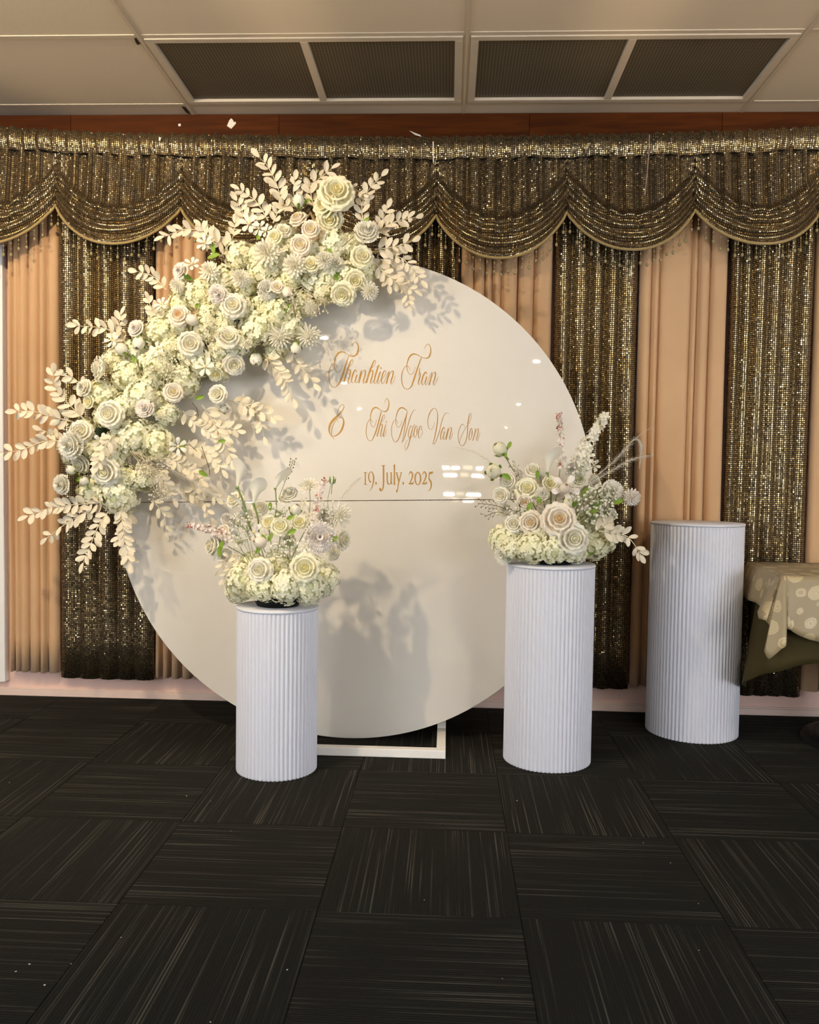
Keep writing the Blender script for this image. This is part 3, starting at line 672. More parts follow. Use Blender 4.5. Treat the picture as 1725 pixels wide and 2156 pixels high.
# ================================================================== table
TZ = .715
M['tabletop'] = simple('table_timber', (.25, .18, .1), .5)
tb = empty('pedestal_table', (2.05, -.38, 0)); tag(tb, 'clothed table with a black ringed pedestal foot at the right edge', 'table')
m = MB(); m.box((-.71, -.26, TZ-.03), (.88, .25, TZ-.006)); m.build('table_top', M['tabletop'], tb, smooth=False)
m = MB(); m.lathe([(.0005, TZ-.03), (.05, TZ-.03), (.05, .06), (.06, .045)], 24, (-.22, -.03, 0)); m.build('column', M['black'], tb)
prof_ = [(.05, .05), (.10, .048), (.11, .038), (.14, .038), (.15, .046), (.165, .046), (.175, .034), (.20, .034), (.21, .040), (.225, .040), (.235, .026), (.27, .024), (.28, .030), (.295, .030), (.305, .016), (.335, .012), (.34, 0)]
m = MB(); m.lathe(prof_, 96, (-.22, -.03, 0)); m.build('pedestal_foot', M['black'], tb, smooth=False)
def rose_cloth():
    t = NT('rose_damask'); uv = t.n('ShaderNodeUVMap')
    nz = t.n('ShaderNodeTexNoise', i_Vector=uv.outputs[0], i_Scale=30.0, i_Detail=2.0)
    p = t.vmath('ADD', uv.outputs[0], t.vmath('SCALE', t.vmath('SUBTRACT', nz.outputs['Color'], (.5, .5, .5)), sc=.010))
    vo = t.n('ShaderNodeTexVoronoi', i_Vector=p, i_Scale=15.0, i_Randomness=.55)
    d = vo.outputs['Distance']
    ringv = t.math('MULTIPLY_ADD', t.math('SINE', t.math('MULTIPLY', d, 62.0)), .5, .5)
    inside = t.math('MULTIPLY_ADD', d, -30.0, 13.2, clamp=True)
    sepc = t.n('ShaderNodeSeparateColor', i_0=vo.outputs['Color'])
    rosec = t.mix(t.math('MULTIPLY', ringv, .55), (.56, .44, .25, 1), (.34, .25, .12, 1))
    rosec = t.mix(t.math('MULTIPLY', sepc.outputs[0], .25), rosec, (.30, .22, .11, 1))
    col = t.mix(inside, (.32, .245, .135, 1), rosec)
    rg = t.math('MULTIPLY_ADD', inside, -.15, .5)
    return t.fin(t.pr(Base_Color=col, Roughness=rg, Sheen_Weight=.05))
M['damask'] = rose_cloth()
M['olive'] = cloth_mat('olive_cloth', (.055, .040, .011), .8, 0)
def cloth_cols(cols, name, mat, label, nrow, folds):
    """cols: (top point, hem point); straight hang with soft folds, plus the sheet over the table."""
    cc_ = [tuple(a)+tuple(b) for a, b in cols]; tp = [tuple(a_+(b_-a_)*k_/4 for a_, b_ in zip(u_, w_)) for u_, w_ in zip(cc_, cc_[1:]) for k_ in range(4)]+[cc_[-1]]; n = len(tp); c = Vector(tp[0][:3]); vs = []; uvs = []; s = 0
    for i, q in enumerate(tp):
        a, b = Vector(q[:3]), Vector(q[3:])
        if i: s += (b-pb).length*.5+(a-pa).length*.5
        pa, pb = a, b; tg = Vector(tp[min(n-1, i+1)][3:])-Vector(tp[max(0, i-1)][3:]); no = Vector((tg.y, -tg.x, 0)).normalized()
        if no.y > .2: no = -no
        for j in range(nrow+1):
            v = j/nrow; p = a.lerp(b, v)+no*(folds*math.sin(s*34+1)*v+.012*(1-(1-v)**3)*(1 if v else 0))
            vs.append(p-c); uvs.append((s, (b-a).length*v+.5))
    W = nrow+1; m = MB(); m.add(vs, [(i*W+j, (i+1)*W+j, (i+1)*W+j+1, i*W+j+1) for i in range(n-1) for j in range(nrow)], 0, uvs)
    top = [Vector(q[:3])-c for q in tp]; far = Vector((2.95, -.13, cols[0][0].z))-c
    m.add(top+[far], [tuple(range(n+1))], 0, [(q.x, q.y) for q in top+[far]])
    o = m.build(name, mat, None, c); sd = o.modifiers.new('thick', 'SOLIDIFY'); sd.thickness = .0012; sd.offset = 1
    return tag(o, label, 'tablecloth')
V = Vector
cloth_cols([(V((1.322, -.13, TZ)), P(1562, 1250, -.13)), (V((1.297, -.35, TZ)), P(1583, 1264, -.37)), (V((1.277, -.58, TZ)), P(1600, 1284, -.61)),
            (V((1.272, -.63, TZ)), P(1604, 1302, -.66)), (V((1.269, -.652, TZ)), P(1621, 1308, -.675)), (V((1.268, -.658, TZ)), P(1611, 1364, -.70)), (V((1.270, -.661, TZ)), P(1620, 1387, -.715)),
            (V((1.275, -.664, TZ)), P(1651, 1360, -.725)), (V((1.284, -.665, TZ)), P(1650, 1322, -.695)), (V((1.32, -.665, TZ)), P(1663, 1326, -.685)), (V((1.37, -.665, TZ)), P(1682, 1337, -.69)),
            (V((1.43, -.665, TZ)), P(1704, 1346, -.695)), (V((1.50, -.665, TZ)), P(1728, 1352, -.69)), (V((1.9, -.665, TZ)), V((1.92, -.69, .45))), (V((2.95, -.665, TZ)), V((2.97, -.69, .47)))],
           'rose_tablecloth', M['damask'], 'cream tablecloth with rose pattern and a pointed corner hanging down', 10, .002)
T2 = TZ-.002
cloth_cols([(V((1.33, -.125, T2)), P(1563, 1446, -.16)), (V((1.305, -.33, T2)), P(1562, 1446, -.40)), (V((1.288, -.57, T2)), P(1578, 1433, -.58)), (V((1.284, -.640, T2)), P(1612, 1417, -.635)),
            (V((1.31, -.652, T2)), P(1644, 1411, -.645)), (V((1.38, -.654, T2)), P(1681, 1400, -.65)), (V((1.48, -.654, T2)), P(1726, 1394, -.65)), (V((1.9, -.654, T2)), V((1.9, -.66, .33))), (V((2.94, -.654, T2)), V((2.95, -.66, .33)))],
           'plain_undercloth', M['olive'], 'dark olive undercloth hanging below the rose tablecloth', 10, .004)


# ================================================================== flower kit (unit radius, facing +Z)
def prof(pts, v):
    k = v*(len(pts)-1); i = min(int(k), len(pts)-2); f = k-i; f = f*f*(3-2*f)*.5+f*.5
    a, b = pts[i], pts[i+1]; return a[0]+(b[0]-a[0])*f, a[1]+(b[1]-a[1])*f
def patch(m, pts, phi, dphi, ruff=0, nr=3, mat=0, nu=6, nv=5, notch=.28, tw=0, z0=0, sc=1):
    ph = R_()*6
    def fn(u, v):
        w_ = 2*u-1; vv = v*(1-notch*abs(w_)**2.6); r, z = prof(pts, vv)
        r *= sc; z *= sc
        k = ruff*vv*math.sin(nr*math.pi*w_+ph)
        a = phi+w_*dphi*(.35+.65*min(1, vv*1.8))+tw*vv
        return Vector(((r+k*.7)*math.cos(a), (r+k*.7)*math.sin(a), z+k+z0))
    m.grid(fn, nu, nv, mat)
OUT5 = [(.08, -.55), (.50, -.46), (.82, -.20), (1.00, -.10), (1.10, -.22)]
OUT4 = [(.08, -.50), (.48, -.32), (.74, -.02), (.85, .14), (1.0, .06)]
MID3 = [(.10, -.40), (.42, -.12), (.54, .18), (.58, .35), (.71, .33)]
IN2 = [(.08, -.20), (.30, .05), (.37, .32), (.36, .46), (.43, .49)]
IN1 = [(.05, 0), (.18, .20), (.22, .40), (.19, .51), (.23, .55)]
IN0 = [(.02, .10), (.09, .30), (.11, .46), (.08, .54), (.05, .57)]
def petal_part(pts, ruff, mat):
    m = MB(); patch(m, pts, 0, .78, ruff, 3, 0, 10, 7, .2); return m.mesh('petal', mat)
def rose_core(mt):
    m = MB()
    for i in range(3): patch(m, IN0, i*2.1, 1.3, .01, 2, 1, 5, 4, .1, .3)
    for i in range(3): patch(m, IN1, .7+i*2.1, 1.15, .015, 2, 1, 6, 4, .15, .2)
    for i in range(4): patch(m, IN2, i*1.57+.3, .98, .02, 3, 0, 6, 5, .18, .12)
    for i in range(5): patch(m, MID3, i*1.2566+U(-.15, .15), U(.72, .95), .05, 3, 0, 8, 6, .2, U(0, .25), U(-.04, .04))
    m.ball((0, 0, .30), .13, 1, 8, 6)
    return m.mesh('rose', mt)
ROSE = {}
for nm, a, b in (('white', 'white', 'cream'), ('cream', 'cream', 'core'), ('blush', 'blush', 'peach'), ('soft', 'blush', 'core')):
    ROSE[nm] = (rose_core([M[a], M[b]]), petal_part(OUT4, .06, M[a]), petal_part(OUT5, .085, M[a]))
def dahlia_mesh(n, lo, hi, L, wd, mt, thmax, cr=.3):
    m = MB()
    for k in range(n):
        f = (k+.5)/n; th = .08+f*(thmax-.08); ph = k*2.39996
        d = Vector((math.sin(th)*math.cos(ph), math.sin(th)*math.sin(ph), math.cos(th)))
        t1 = Vector((-math.sin(ph), math.cos(ph), 0)); t2 = d.cross(t1)
        ln = (lo+(hi-lo)*f)*U(.9, 1.08); c = d*cr
        cup = .10
        rows = [(0, .35), (.35, .85), (.7, 1.0), (.92, .6), (1.0, .05)]
        vs = []
        for v, ww in rows:
            ctr = c+d*(ln*v)+t2*(-.10*ln*math.sin(v*2.2)*(1 if th > .4 else .3))
            for s in (-1, 0, 1): vs.append(ctr+t1*(s*wd*ww)+(t2*(-cup*ww*abs(s))))
        m.add(vs, [(r*3+i, r*3+i+1, r*3+i+4, r*3+i+3) for r in range(4) for i in range(2)])
    m.ball((0, 0, 0), cr*1.05, 0, 8, 6)
    return m.mesh('dahlia', mt)
DAH = dahlia_mesh(62, .45, .78, 1, .105, M['white'], 1.75)
SPI = dahlia_mesh(46, .5, .85, 1, .09, M['white'], 1.6)
POM = dahlia_mesh(110, .62, .70, 1, .095, M['pinkw'], 2.5, .32)
POMW = dahlia_mesh(110, .62, .70, 1, .095, M['white'], 2.5, .32)
def peony_mesh(mt):
    m = MB()
    for ring, (n, pts, df) in enumerate(((6, OUT4, .62), (7, [(.08, -.4), (.35, -.1), (.58, .22), (.70, .34), (.80, .34)], .55), (7, [(.08, -.3), (.26, .05), (.42, .34), (.52, .46), (.60, .46)], .55), (6, [(.06, -.2), (.16, .1), (.26, .36), (.32, .50), (.40, .50)], .6), (4, [(.03, -.1), (.07, .15), (.12, .38), (.15, .5), (.2, .5)], .8))):
        for i in range(n): patch(m, pts, i*6.283/n+ring*.4, df, .12, 6, 0, 14, 5, .06, U(-.3, .3), U(-.08, .06))
    m.ball((0, 0, .16), .30, 0, 8, 6)
    for k in range(26):
        a = k*2.4; r = .30*math.sqrt(k/26); patch(m, [(.02, .30), (.06, .42), (.10, .52), (.14, .56)], a, .9, .05, 4, 0, 6, 3, .05, 0, U(-.05, .03)+.0, U(.9, 1.1)*(1+r*2.2))
    return m.mesh('peony', mt)
PEO = [peony_mesh(M['white']), peony_mesh(M['pinkw'])]
def hydra_mesh(n=125):
    m = MB(); m.ball((0, 0, 0), .78, 1, 10, 8)
    for k in range(n):
        z = 1-2*(k+.5)/n*.93; ph = k*2.39996; s = math.sqrt(max(0, 1-z*z))
        d = Vector((s*math.cos(ph), s*math.sin(ph), z)); q = Quaternion(Vector((U(-1, 1), U(-1, 1), U(-1, 1))).normalized(), U(0, .45)); d = (q @ d).normalized()
        c = d*U(.80, 1.10); t1 = d.orthogonal().normalized(); t2 = d.cross(t1); r = U(.18, .25); a0 = R_()*6
        for i in range(4):
            a = a0+i*math.pi/2; e = t1*math.cos(a)+t2*math.sin(a); g_ = t2*math.cos(a)-t1*math.sin(a); lf = U(-.02, .07)
            vs = [c, c+e*r*.45+g_*r*.42+d*.03, c+e*r*.92+g_*r*.36+d*lf, c+e*r*1.08+d*(lf-.02), c+e*r*.92-g_*r*.36+d*lf, c+e*r*.45-g_*r*.42+d*.03]
            m.add(vs, [(0, 1, 2, 3), (0, 3, 4, 5)])
    return m.mesh('hydrangea', [M['hydra'], M['hydrag']])
HYD = [hydra_mesh() for _ in range(3)]
def bud_mesh(mt, sep=True):
    m = MB(); B0 = [(.02, -.7), (.5, -.45), (.62, .05), (.46, .5), (.30, .66)]; B1 = [(.02, -.7), (.42, -.4), (.5, .1), (.36, .56), (.16, .76)]
    for i in range(4): patch(m, B0, i*1.57, .98, .02, 2, 0, 7, 7, .2, .35)
    for i in range(4): patch(m, B1, i*1.57+.8, .95, .02, 2, 0, 7, 6, .12, .4)
    m.ball((0, 0, .1), .36, 0, 8, 6, 1.4)
    if sep:
        for i in range(5):
            a = i*1.2566; patch(m, [(.02, -.78), (.46, -.56), (.68, -.20), (.80, .08)], a, .42, 0, 1, 1, 4, 4, 1.0)
        m.tube([(0, 0, -.75), (.02, .02, -1.5)], .07, 6, 1)
    return m.mesh('rosebud', [mt, M['green']])
BUD = bud_mesh(M['white']); BUDN = bud_mesh(M['blush'], False); RAN = bud_mesh(M['cream'])
def greenbud():
    m = MB(); m.ball((0, 0, 0), .5, 0, 8, 6, 1.2)
    for i in range(5): patch(m, [(.02, -.6), (.5, -.3), (.58, .2), (.5, .8)], i*1.2566, .5, .02, 1, 1, 4, 5, .9)
    m.tube([(0, 0, -.5), (.05, 0, -2.2)], .06, 5, 1)
    return m.mesh('green_bud', [M['white'], M['green']])
GBUD = greenbud()
def magnolia(n, mt):
    m = MB()
    for i in range(n): patch(m, [(.05, -.2), (.38, -.08), (.72, .10), (1.0, .05)], i*6.283/n+U(-.15, .15), .42, .03, 2, 0, 6, 6, .55, U(-.1, .1), U(-.05, .1))
    m.ball((0, 0, .05), .16, 1, 8, 5)
    return m.mesh('magnolia', [mt, M['core']])
MAG = magnolia(6, M['white']); MAG4 = magnolia(5, M['pinkw'])
def leaf_mesh(mt, w_=.40, cup=.07, bend=.1):
    m = MB(); n = 6
    def fn(u, v):
        s = 2*u-1; ww = w_*.5*math.sin(math.pi*min(1, .015+.975*v**1.2))**.47
        return Vector((v, s*ww, cup*abs(s)**1.5-bend*v*v+.02*math.sin(3*v)))
    m.grid(fn, 4, n); m.tube([(-.10, 0, 0), (.0, 0, 0)], .02, 4); return m.mesh('leaf', mt)
LEAF = [leaf_mesh(M['leafw'], .54), leaf_mesh(M['leafw'], .58, .10, .02), leaf_mesh(M['leafw'], .50, .03, .2)]
GLEAF = leaf_mesh(M['green'], .5, .08, .12)

def aim(d, roll=None):
    d = Vector(d).normalized(); q = d.to_track_quat('Z', 'Y'); return q @ Quaternion((0, 0, 1), R_()*6.28 if roll is None else roll)
class Arr:
    """A flower arrangement: an Empty at its base with every stem, leaf spray and bloom as a part."""
    def __init__(s, name, base, label):
        s.o = empty(name, base); s.b = Vector(base); tag(s.o, label, 'flower arrangement'); s.stuff = MB()
    def put(s, name, me, x, y, Y, r, d=None, tilt=.45, roll=None):
        p = P(x, y, Y); sc = r*mpp(Y)
        if d is None: d = Vector((U(-tilt, tilt), -1, U(-tilt*.6, tilt)))
        k_ = (sc*U(.92, 1.1), sc*U(.92, 1.1), sc*U(.85, 1.1)) if name == 'hydrangea' else (sc,)*3
        return link(name, me, s.o, p-s.b, aim(d, roll), k_)
    def rose(s, kind, x, y, Y, r, d=None, outer=True, tilt=.35):
        c, p4, p5 = ROSE[kind]; o = s.put('rose', c, x, y, Y, r/1.02, d, tilt)
        for i in range(5):
            q = Quaternion((0, 0, 1), i*1.2566+.5+U(-.1, .1)) @ Quaternion((0, 1, 0), U(-.14, .16)); link('petal', p4, o, (0, 0, 0), q)
        if outer:
            for i in range(5):
                q = Quaternion((0, 0, 1), i*1.2566+1.1+U(-.15, .15)) @ Quaternion((0, 1, 0), U(-.1, .15)); link('petal', p5, o, (0, 0, 0), q)
        return o
    def stem(s, name, pts, rad, mat):
        m = MB(); q = crom([tuple(p-s.b) for p in pts], 5); m.tube(q, rad, 5); return m.build(name, mat, s.o)
    def spray(s, pix, Y0, Y1, size=27, gap=11, sep=True, leaves=None, gmat=None, start=.1, spread=.85):
        n = len(pix); pts = [P(x, y, Y0+(Y1-Y0)*i/(n-1)) for i, (x, y) in enumerate(pix)]
        q = [Vector(p) for p in crom([tuple(p) for p in pts], 10)]
        m = MB(); tgt = m if sep else s.stuff
        k = len(q); tgt.tube([p-s.b for p in q], [.0024*(1-.6*i/k) for i in range(k)], 5, 0)
        so = m.build('leaf_spray', gmat or M['stemw'], s.o) if sep else None
        Ln = sum((a-b).length for a, b in zip(q, q[1:])); step = gap*mpp(Y0); L = start*Ln; side = 1
        ls = size*mpp(Y0); lv = leaves or LEAF
        def at(dist):
            acc = 0
            for a, b in zip(q, q[1:]):
                d = (b-a).length
                if acc+d >= dist: return a.lerp(b, (dist-acc)/d), (b-a).normalized()
                acc += d
            return q[-1], (q[-1]-q[-2]).normalized()
        def leaf(p, dr, sz):
            nrm = (Vector((U(-.5, .5), -1, U(-.25, .75)))).normalized()
            X = dr.normalized(); Z = (nrm-X*nrm.dot(X)).normalized(); Yv = Z.cross(X)
            if R_() < .25: Z, Yv = -Z, -Yv
            rot = Matrix((X, Yv, Z)).transposed(); me = random.choice(lv)
            if sep: link('leaf', me, so, p-s.b+X*sz*.08, rot.to_quaternion(), sz)
            else:
                Mx = Matrix.Translation(p-s.b) @ rot.to_4x4() @ Matrix.Scale(sz, 4)
                s.stuff.add([Mx @ v.co for v in me.vertices], [tuple(f.vertices) for f in me.polygons], 1)
        while L < Ln-.3*step:
            p, t = at(L); f = L/Ln; sz = ls*(1.0-.25*f)*U(.82, 1.1)
            for sd in (1, -1):
                if R_() < .07: continue
                w_ = t.cross(Vector((0, -1, 0))).normalized()
                dr = t*U(.45, .8)+w_*sd*U(.6, .95)*spread+Vector((0, U(-.5, .35), 0))
                leaf(p, dr, sz)
            L += step*U(.85, 1.2)
        leaf(q[-1], (q[-1]-q[-2]).normalized()+Vector((U(-.15, .15), U(-.2, .2), U(-.15, .15))), ls*.8)
        return so
    def finish(s):
        if s.stuff.v:
            o = s.stuff.build('foliage', [M['stemw'], M['leafw']], s.o); o['kind'] = 'stuff'
    # ---- fillers, each one mesh
    def breath(s, x, y, Y, rx, ry, n, base, stemmat='stemg', name='baby_breath', br=2.6, mat='white'):
        m = MB(); b = P(*base, Y+.03)-s.b; up_ = []
        for k in range(n):
            a = R_()*6.28; rr = math.sqrt(R_()); q = P(x+rx*rr*math.cos(a), y+ry*rr*math.sin(a), Y+U(-.05, .04))-s.b
            up_.append(q)
        hubs = random.sample(up_, max(2, n//9))
        for h in hubs: m.tube([b+Vector((U(-.02, .02), 0, 0)), b.lerp(h, .6)+Vector((U(-.01, .01), 0, U(-.01, .01))), b.lerp(h, .85)], .0009, 4, 0, False)
        for q in up_:
            h = min(hubs, key=lambda z: (z-q).length); j = b.lerp(h, .82)
            m.tube([j, j.lerp(q, .5)+Vector((U(-.006, .006),)*3), q], .0006, 3, 0, False); m.ball(q, br*mpp(Y)*U(.7, 1.25), 1, 6, 4)
        return m.build(name, [M[stemmat], M[mat]], s.o)
    def plume(s, pix, Y0, Y1, wpx, n=420):
        k = len(pix); pts = [P(x, y, Y0+(Y1-Y0)*i/(k-1))-s.b for i, (x, y) in enumerate(pix)]
        q = [Vector(p) for p in crom([tuple(p) for p in pts], 12)]; m = MB(); m.tube(q, [.0014*(1-.7*i/len(q)) for i in range(len(q))], 4)
        for i in range(n):
            f = (i+R_())/n; idx = min(int(f*(len(q)-1)), len(q)-2); p = q[idx].lerp(q[idx+1], f*(len(q)-1)-idx); t = (q[idx+1]-q[idx]).normalized()
            a = R_()*6.28; w_ = t.orthogonal().normalized(); e = w_*math.cos(a)+t.cross(w_)*math.sin(a)
            L = wpx*mpp(Y0)*(math.sin(math.pi*min(1, .18+f*.8)))**.7*U(.6, 1.15); d = (t*U(.7, 1.1)+e*.75).normalized(); sd = d.cross(e).normalized()*.00042
            mid = p+d*L*.55+Vector((0, 0, -.06*L)); tip = p+d*L+Vector((0, 0, -.25*L))
            m.add([p-sd, p+sd, mid+sd, mid-sd, tip], [(0, 1, 2, 3), (3, 2, 4)])
        return m.build('feather_plume', M['plume'], s.o)
    def spike(s, name, pix, Y0, Y1, w0, w1, n, mats, redtip=False, fl=4.5, red=.06):
        k = len(pix); pts = [P(x, y, Y0+(Y1-Y0)*i/(k-1))-s.b for i, (x, y) in enumerate(pix)]
        q = [Vector(p) for p in crom([tuple(p) for p in pts], 12)]; m = MB(); m.tube(q, .0012, 5, 1)
        for i in range(n):
            f = (i+R_())/n; idx = min(int(f*(len(q)-1)), len(q)-2); p = q[idx].lerp(q[idx+1], f*(len(q)-1)-idx); t = (q[idx+1]-q[idx]).normalized()
            a = R_()*6.28; w_ = t.orthogonal().normalized(); e = (w_*math.cos(a)+t.cross(w_)*math.sin(a)+t*.35).normalized(); rad = (w0+(w1-w0)*f)*mpp(Y0)*U(.55, 1.05)
            c = p+e*rad; tip = redtip and f > .86; r = fl*mpp(Y0)*U(.7, 1.2)*(.5 if tip else 1); mi = 2 if (tip or R_() < red) else 0
            t1 = e.orthogonal().normalized(); t2 = e.cross(t1); a0 = R_()*6
            if tip: m.tube([p, c+e*r], .0006, 3, 2, False); m.ball(c+e*r, r*.55, 2, 5, 3); continue
            for j in range(4):
                aa = a0+j*1.5708; g1 = t1*math.cos(aa)+t2*math.sin(aa); g2 = t2*math.cos(aa)-t1*math.sin(aa)
                m.add([c, c+g1*r*.5+g2*r*.4+e*r*.2, c+g1*r+e*r*.35, c+g1*r*.5-g2*r*.4+e*r*.2], [(0, 1, 2, 3)], mi)
        return m.build(name, mats, s.o)
    def calla(s, x, y, Y, hgt, lean, base, yawr=2.5):
        """spathe with its throat at (x, y); hgt in px, lean = sideways px of the tip."""
        p = P(x, y, Y)-s.b; k = mpp(Y); H = hgt*k; m = MB()
        axis = Vector((lean*k, -.01, H)); ux = Vector((1, 0, 0)); uy = Vector((0, 1, 0))
        qy = Quaternion((0, 0, 1), yawr)
        def fn(u, v):
            a = (u-.5)*2*math.pi*1.04; r = H*(.045+.15*v+.13*v**4)
            tip = .5+.5*math.cos(a)                      # 1 at the back of the trumpet, 0 at the front overlap
            h = v*(.48+.52*tip**1.4)
            o_ = qy @ Vector((r*math.sin(a), r*math.cos(a)*.8+.05*H*v**3*tip, 0))
            return p+axis*h+o_+Vector((.05*H*v**4*tip*(1 if lean > 0 else -1), 0, -.05*H*v**5*(1-tip)))
        m.grid(fn, 24, 9, 0)
        m.tube([p+axis*.1, p+axis*.55], H*.035, 6, 2)
        m.ball(p-axis*.02, H*.07, 1, 8, 5)
        b = P(*base, Y+.02)-s.b; m.tube(crom([tuple(p), tuple(p.lerp(b, .5)+Vector((.006, 0, 0))), tuple(b)], 5), H*.035, 6, 1)
        return m.build('calla_lily', [M['white'], M['stemg'], M['core']], s.o)
    def twig(s, name, pix, Y, mat='stem', rad=.0011, br=6, blen=14, tipmat=None):
        pts = [P(x, y, Y)-s.b for x, y in pix]; q = [Vector(p) for p in crom([tuple(p) for p in pts], 6)]; m = MB(); m.tube(q, rad, 5, 0)
        for i in range(br):
            f = .3+.7*(i+.5)/br; idx = min(int(f*(len(q)-1)), len(q)-2); p = q[idx]; t = (q[idx+1]-q[idx]).normalized(); sd = t.cross(Vector((0, -1, 0)))*(1 if i % 2 else -1)
            e = p+(t*.8+sd*.7+Vector((0, U(-.4, .4), 0))).normalized()*blen*mpp(Y)*U(.7, 1.1); m.tube([p, p.lerp(e, .5)+sd*.002, e], rad*.65, 4, 0); m.ball(e, rad*1.9, 1, 6, 4, 1.4)
        return m.build(name, [M[mat], M[tipmat or mat]], s.o)

# ================================================================== garland on the disc
DY0 = DY
ga = Arr('flower_garland', P(400, 760, DY-.06), 'big white rose and hydrangea garland sweeping over the upper left of the disc')
band = [(165, 990), (205, 925), (250, 860), (320, 785), (400, 715), (480, 660), (560, 610), (650, 575), (740, 545)]
m = MB(); q = crom([tuple(P(x, y, DY-.045)-ga.b) for x, y in band], 6); m.tube(q, .040, 8); m.build('foam_core', M['foam'], ga.o)
poly = [(115, 1000), (135, 945), (165, 880), (180, 800), (225, 735), (270, 685), (335, 640), (365, 590), (425, 555), (490, 525), (540, 495), (600, 470), (690, 475), (760, 490), (795, 530),
        (790, 600), (735, 645), (680, 665), (650, 715), (570, 755), (500, 775), (455, 825), (400, 835), (365, 865), (385, 900), (350, 955), (315, 990), (305, 1040), (262, 1080), (205, 1055), (150, 1035)]
def inside(x, y, pg):
    c = False; j = len(pg)-1
    for i in range(len(pg)):
        (xi, yi), (xj, yj) = pg[i], pg[j]
        if (yi > y) != (yj > y) and x < (xj-xi)*(y-yi)/(yj-yi)+xi: c = not c
        j = i
    return c
def edge_d(x, y, pg):
    best = 1e9
    for (ax, ay), (bx_, by) in zip(pg, pg[1:]+pg[:1]):
        dx, dy = bx_-ax, by-ay; t = max(0, min(1, ((x-ax)*dx+(y-ay)*dy)/(dx*dx+dy*dy))); best = min(best, math.hypot(x-ax-t*dx, y-ay-t*dy))
    return best
placed = []
hyd_named = [(507, 541, 30), (542, 690, 34), (585, 660, 32), (640, 640, 28), (700, 520, 34), (735, 520, 26), (250, 1040, 40), (300, 1005, 28), (330, 930, 34), (280, 920, 36), (330, 770, 36), (430, 690, 30), (390, 800, 32), (270, 790, 30),
             (735, 585, 30), (770, 575, 26), (600, 530, 30), (550, 575, 26), (420, 620, 30), (340, 700, 32), (470, 590, 30), (215, 830, 30), (255, 930, 30), (420, 760, 30), (500, 720, 32), (610, 690, 30), (300, 830, 32), (560, 640, 30), (680, 610, 28), (200, 1030, 30), (350, 870, 26), (235, 960, 32), (380, 640, 26), (470, 700, 26), (520, 600, 26), (660, 590, 26), (290, 740, 28), (580, 740, 24)]
for x, y, r in hyd_named: placed.append((x, y, r))
tries = 0
while len(placed) < 66 and tries < 3000:
    tries += 1; x, y, r = U(110, 800), U(465, 1085), U(20, 28)
    if not inside(x, y, poly) or edge_d(x, y, poly) < r*.75: continue
    if any(math.hypot(x-a, y-b) < (r+c)*.60 for a, b, c in placed): continue
    placed.append((x, y, r))
for i, (x, y, r) in enumerate(placed):
    e = min(1, edge_d(x, y, poly)/70) if inside(x, y, poly) else 0
    ga.put('hydrangea', HYD[i % 3], x, y, DY-.055-.060*e-U(0, .02), r*1.08, None, .5)
for kind, x, y, r, dpt, d, ou in (
    ('cream', 709, 405, 38, .17, (.15, -1, .25), 1), ('cream', 684, 432, 28, .15, (-.5, -1, -.1), 1), ('cream', 694, 460, 28, .13, (.1, -1, -.5), 1), ('blush', 627, 459, 19, .15, (-.3, -.8, .7), 1),
    ('soft', 654, 482, 20, .19, (.1, -1, 0), 0), ('soft', 633, 515, 22, .20, (0, -1, -.1), 1), ('cream', 579, 499, 18, .18, (-.2, -1, .1), 0), ('white', 598, 485, 16, .16, (.2, -1, .4), 1),
    ('cream', 655, 556, 18, .19, (0, -1, .1), 1), ('soft', 584, 604, 15, .20, (.2, -1, .2), 0), ('cream', 722, 620, 26, .19, (-.1, -1, -.45), 1), ('white', 491, 643, 27, .21, (.1, -1, .1), 1),
    ('blush', 377, 664, 23, .20, (.05, -1, .2), 1), ('white', 401, 724, 27, .20, (.3, -1, 0), 1), ('soft', 365, 826, 21, .19, (.3, -1, .2), 1), ('white', 458, 830, 20, .17, (-.2, -1, 0), 1), ('white', 481, 710, 25, .18, (.3, -1, .4), 1),
    ('white', 493, 768, 23, .14, (.4, -1, -.3), 1), ('cream', 454, 787, 17, .16, (.2, -1, -.6), 0), ('white', 231, 872, 29, .21, (-.05, -1, .05), 1), ('white', 207, 775, 27, .17, (-1, -.5, .1), 1), ('white', 170, 908, 25, .16, (.1, -1, .3), 1),
    ('white', 221, 994, 30, .19, (.05, -1, -.1), 1), ('white', 168, 978, 21, .15, (-.3, -1, -.4), 1), ('cream', 187, 846, 16, .16, (-.4, -1, 0), 0), ('cream', 763, 540, 24, .17, (.3, -1, .1), 1), ('cream', 748, 590, 22, .16, (.2, -1, -.3), 1)):
    ga.rose(kind, x, y, DY-dpt, r, d, bool(ou))
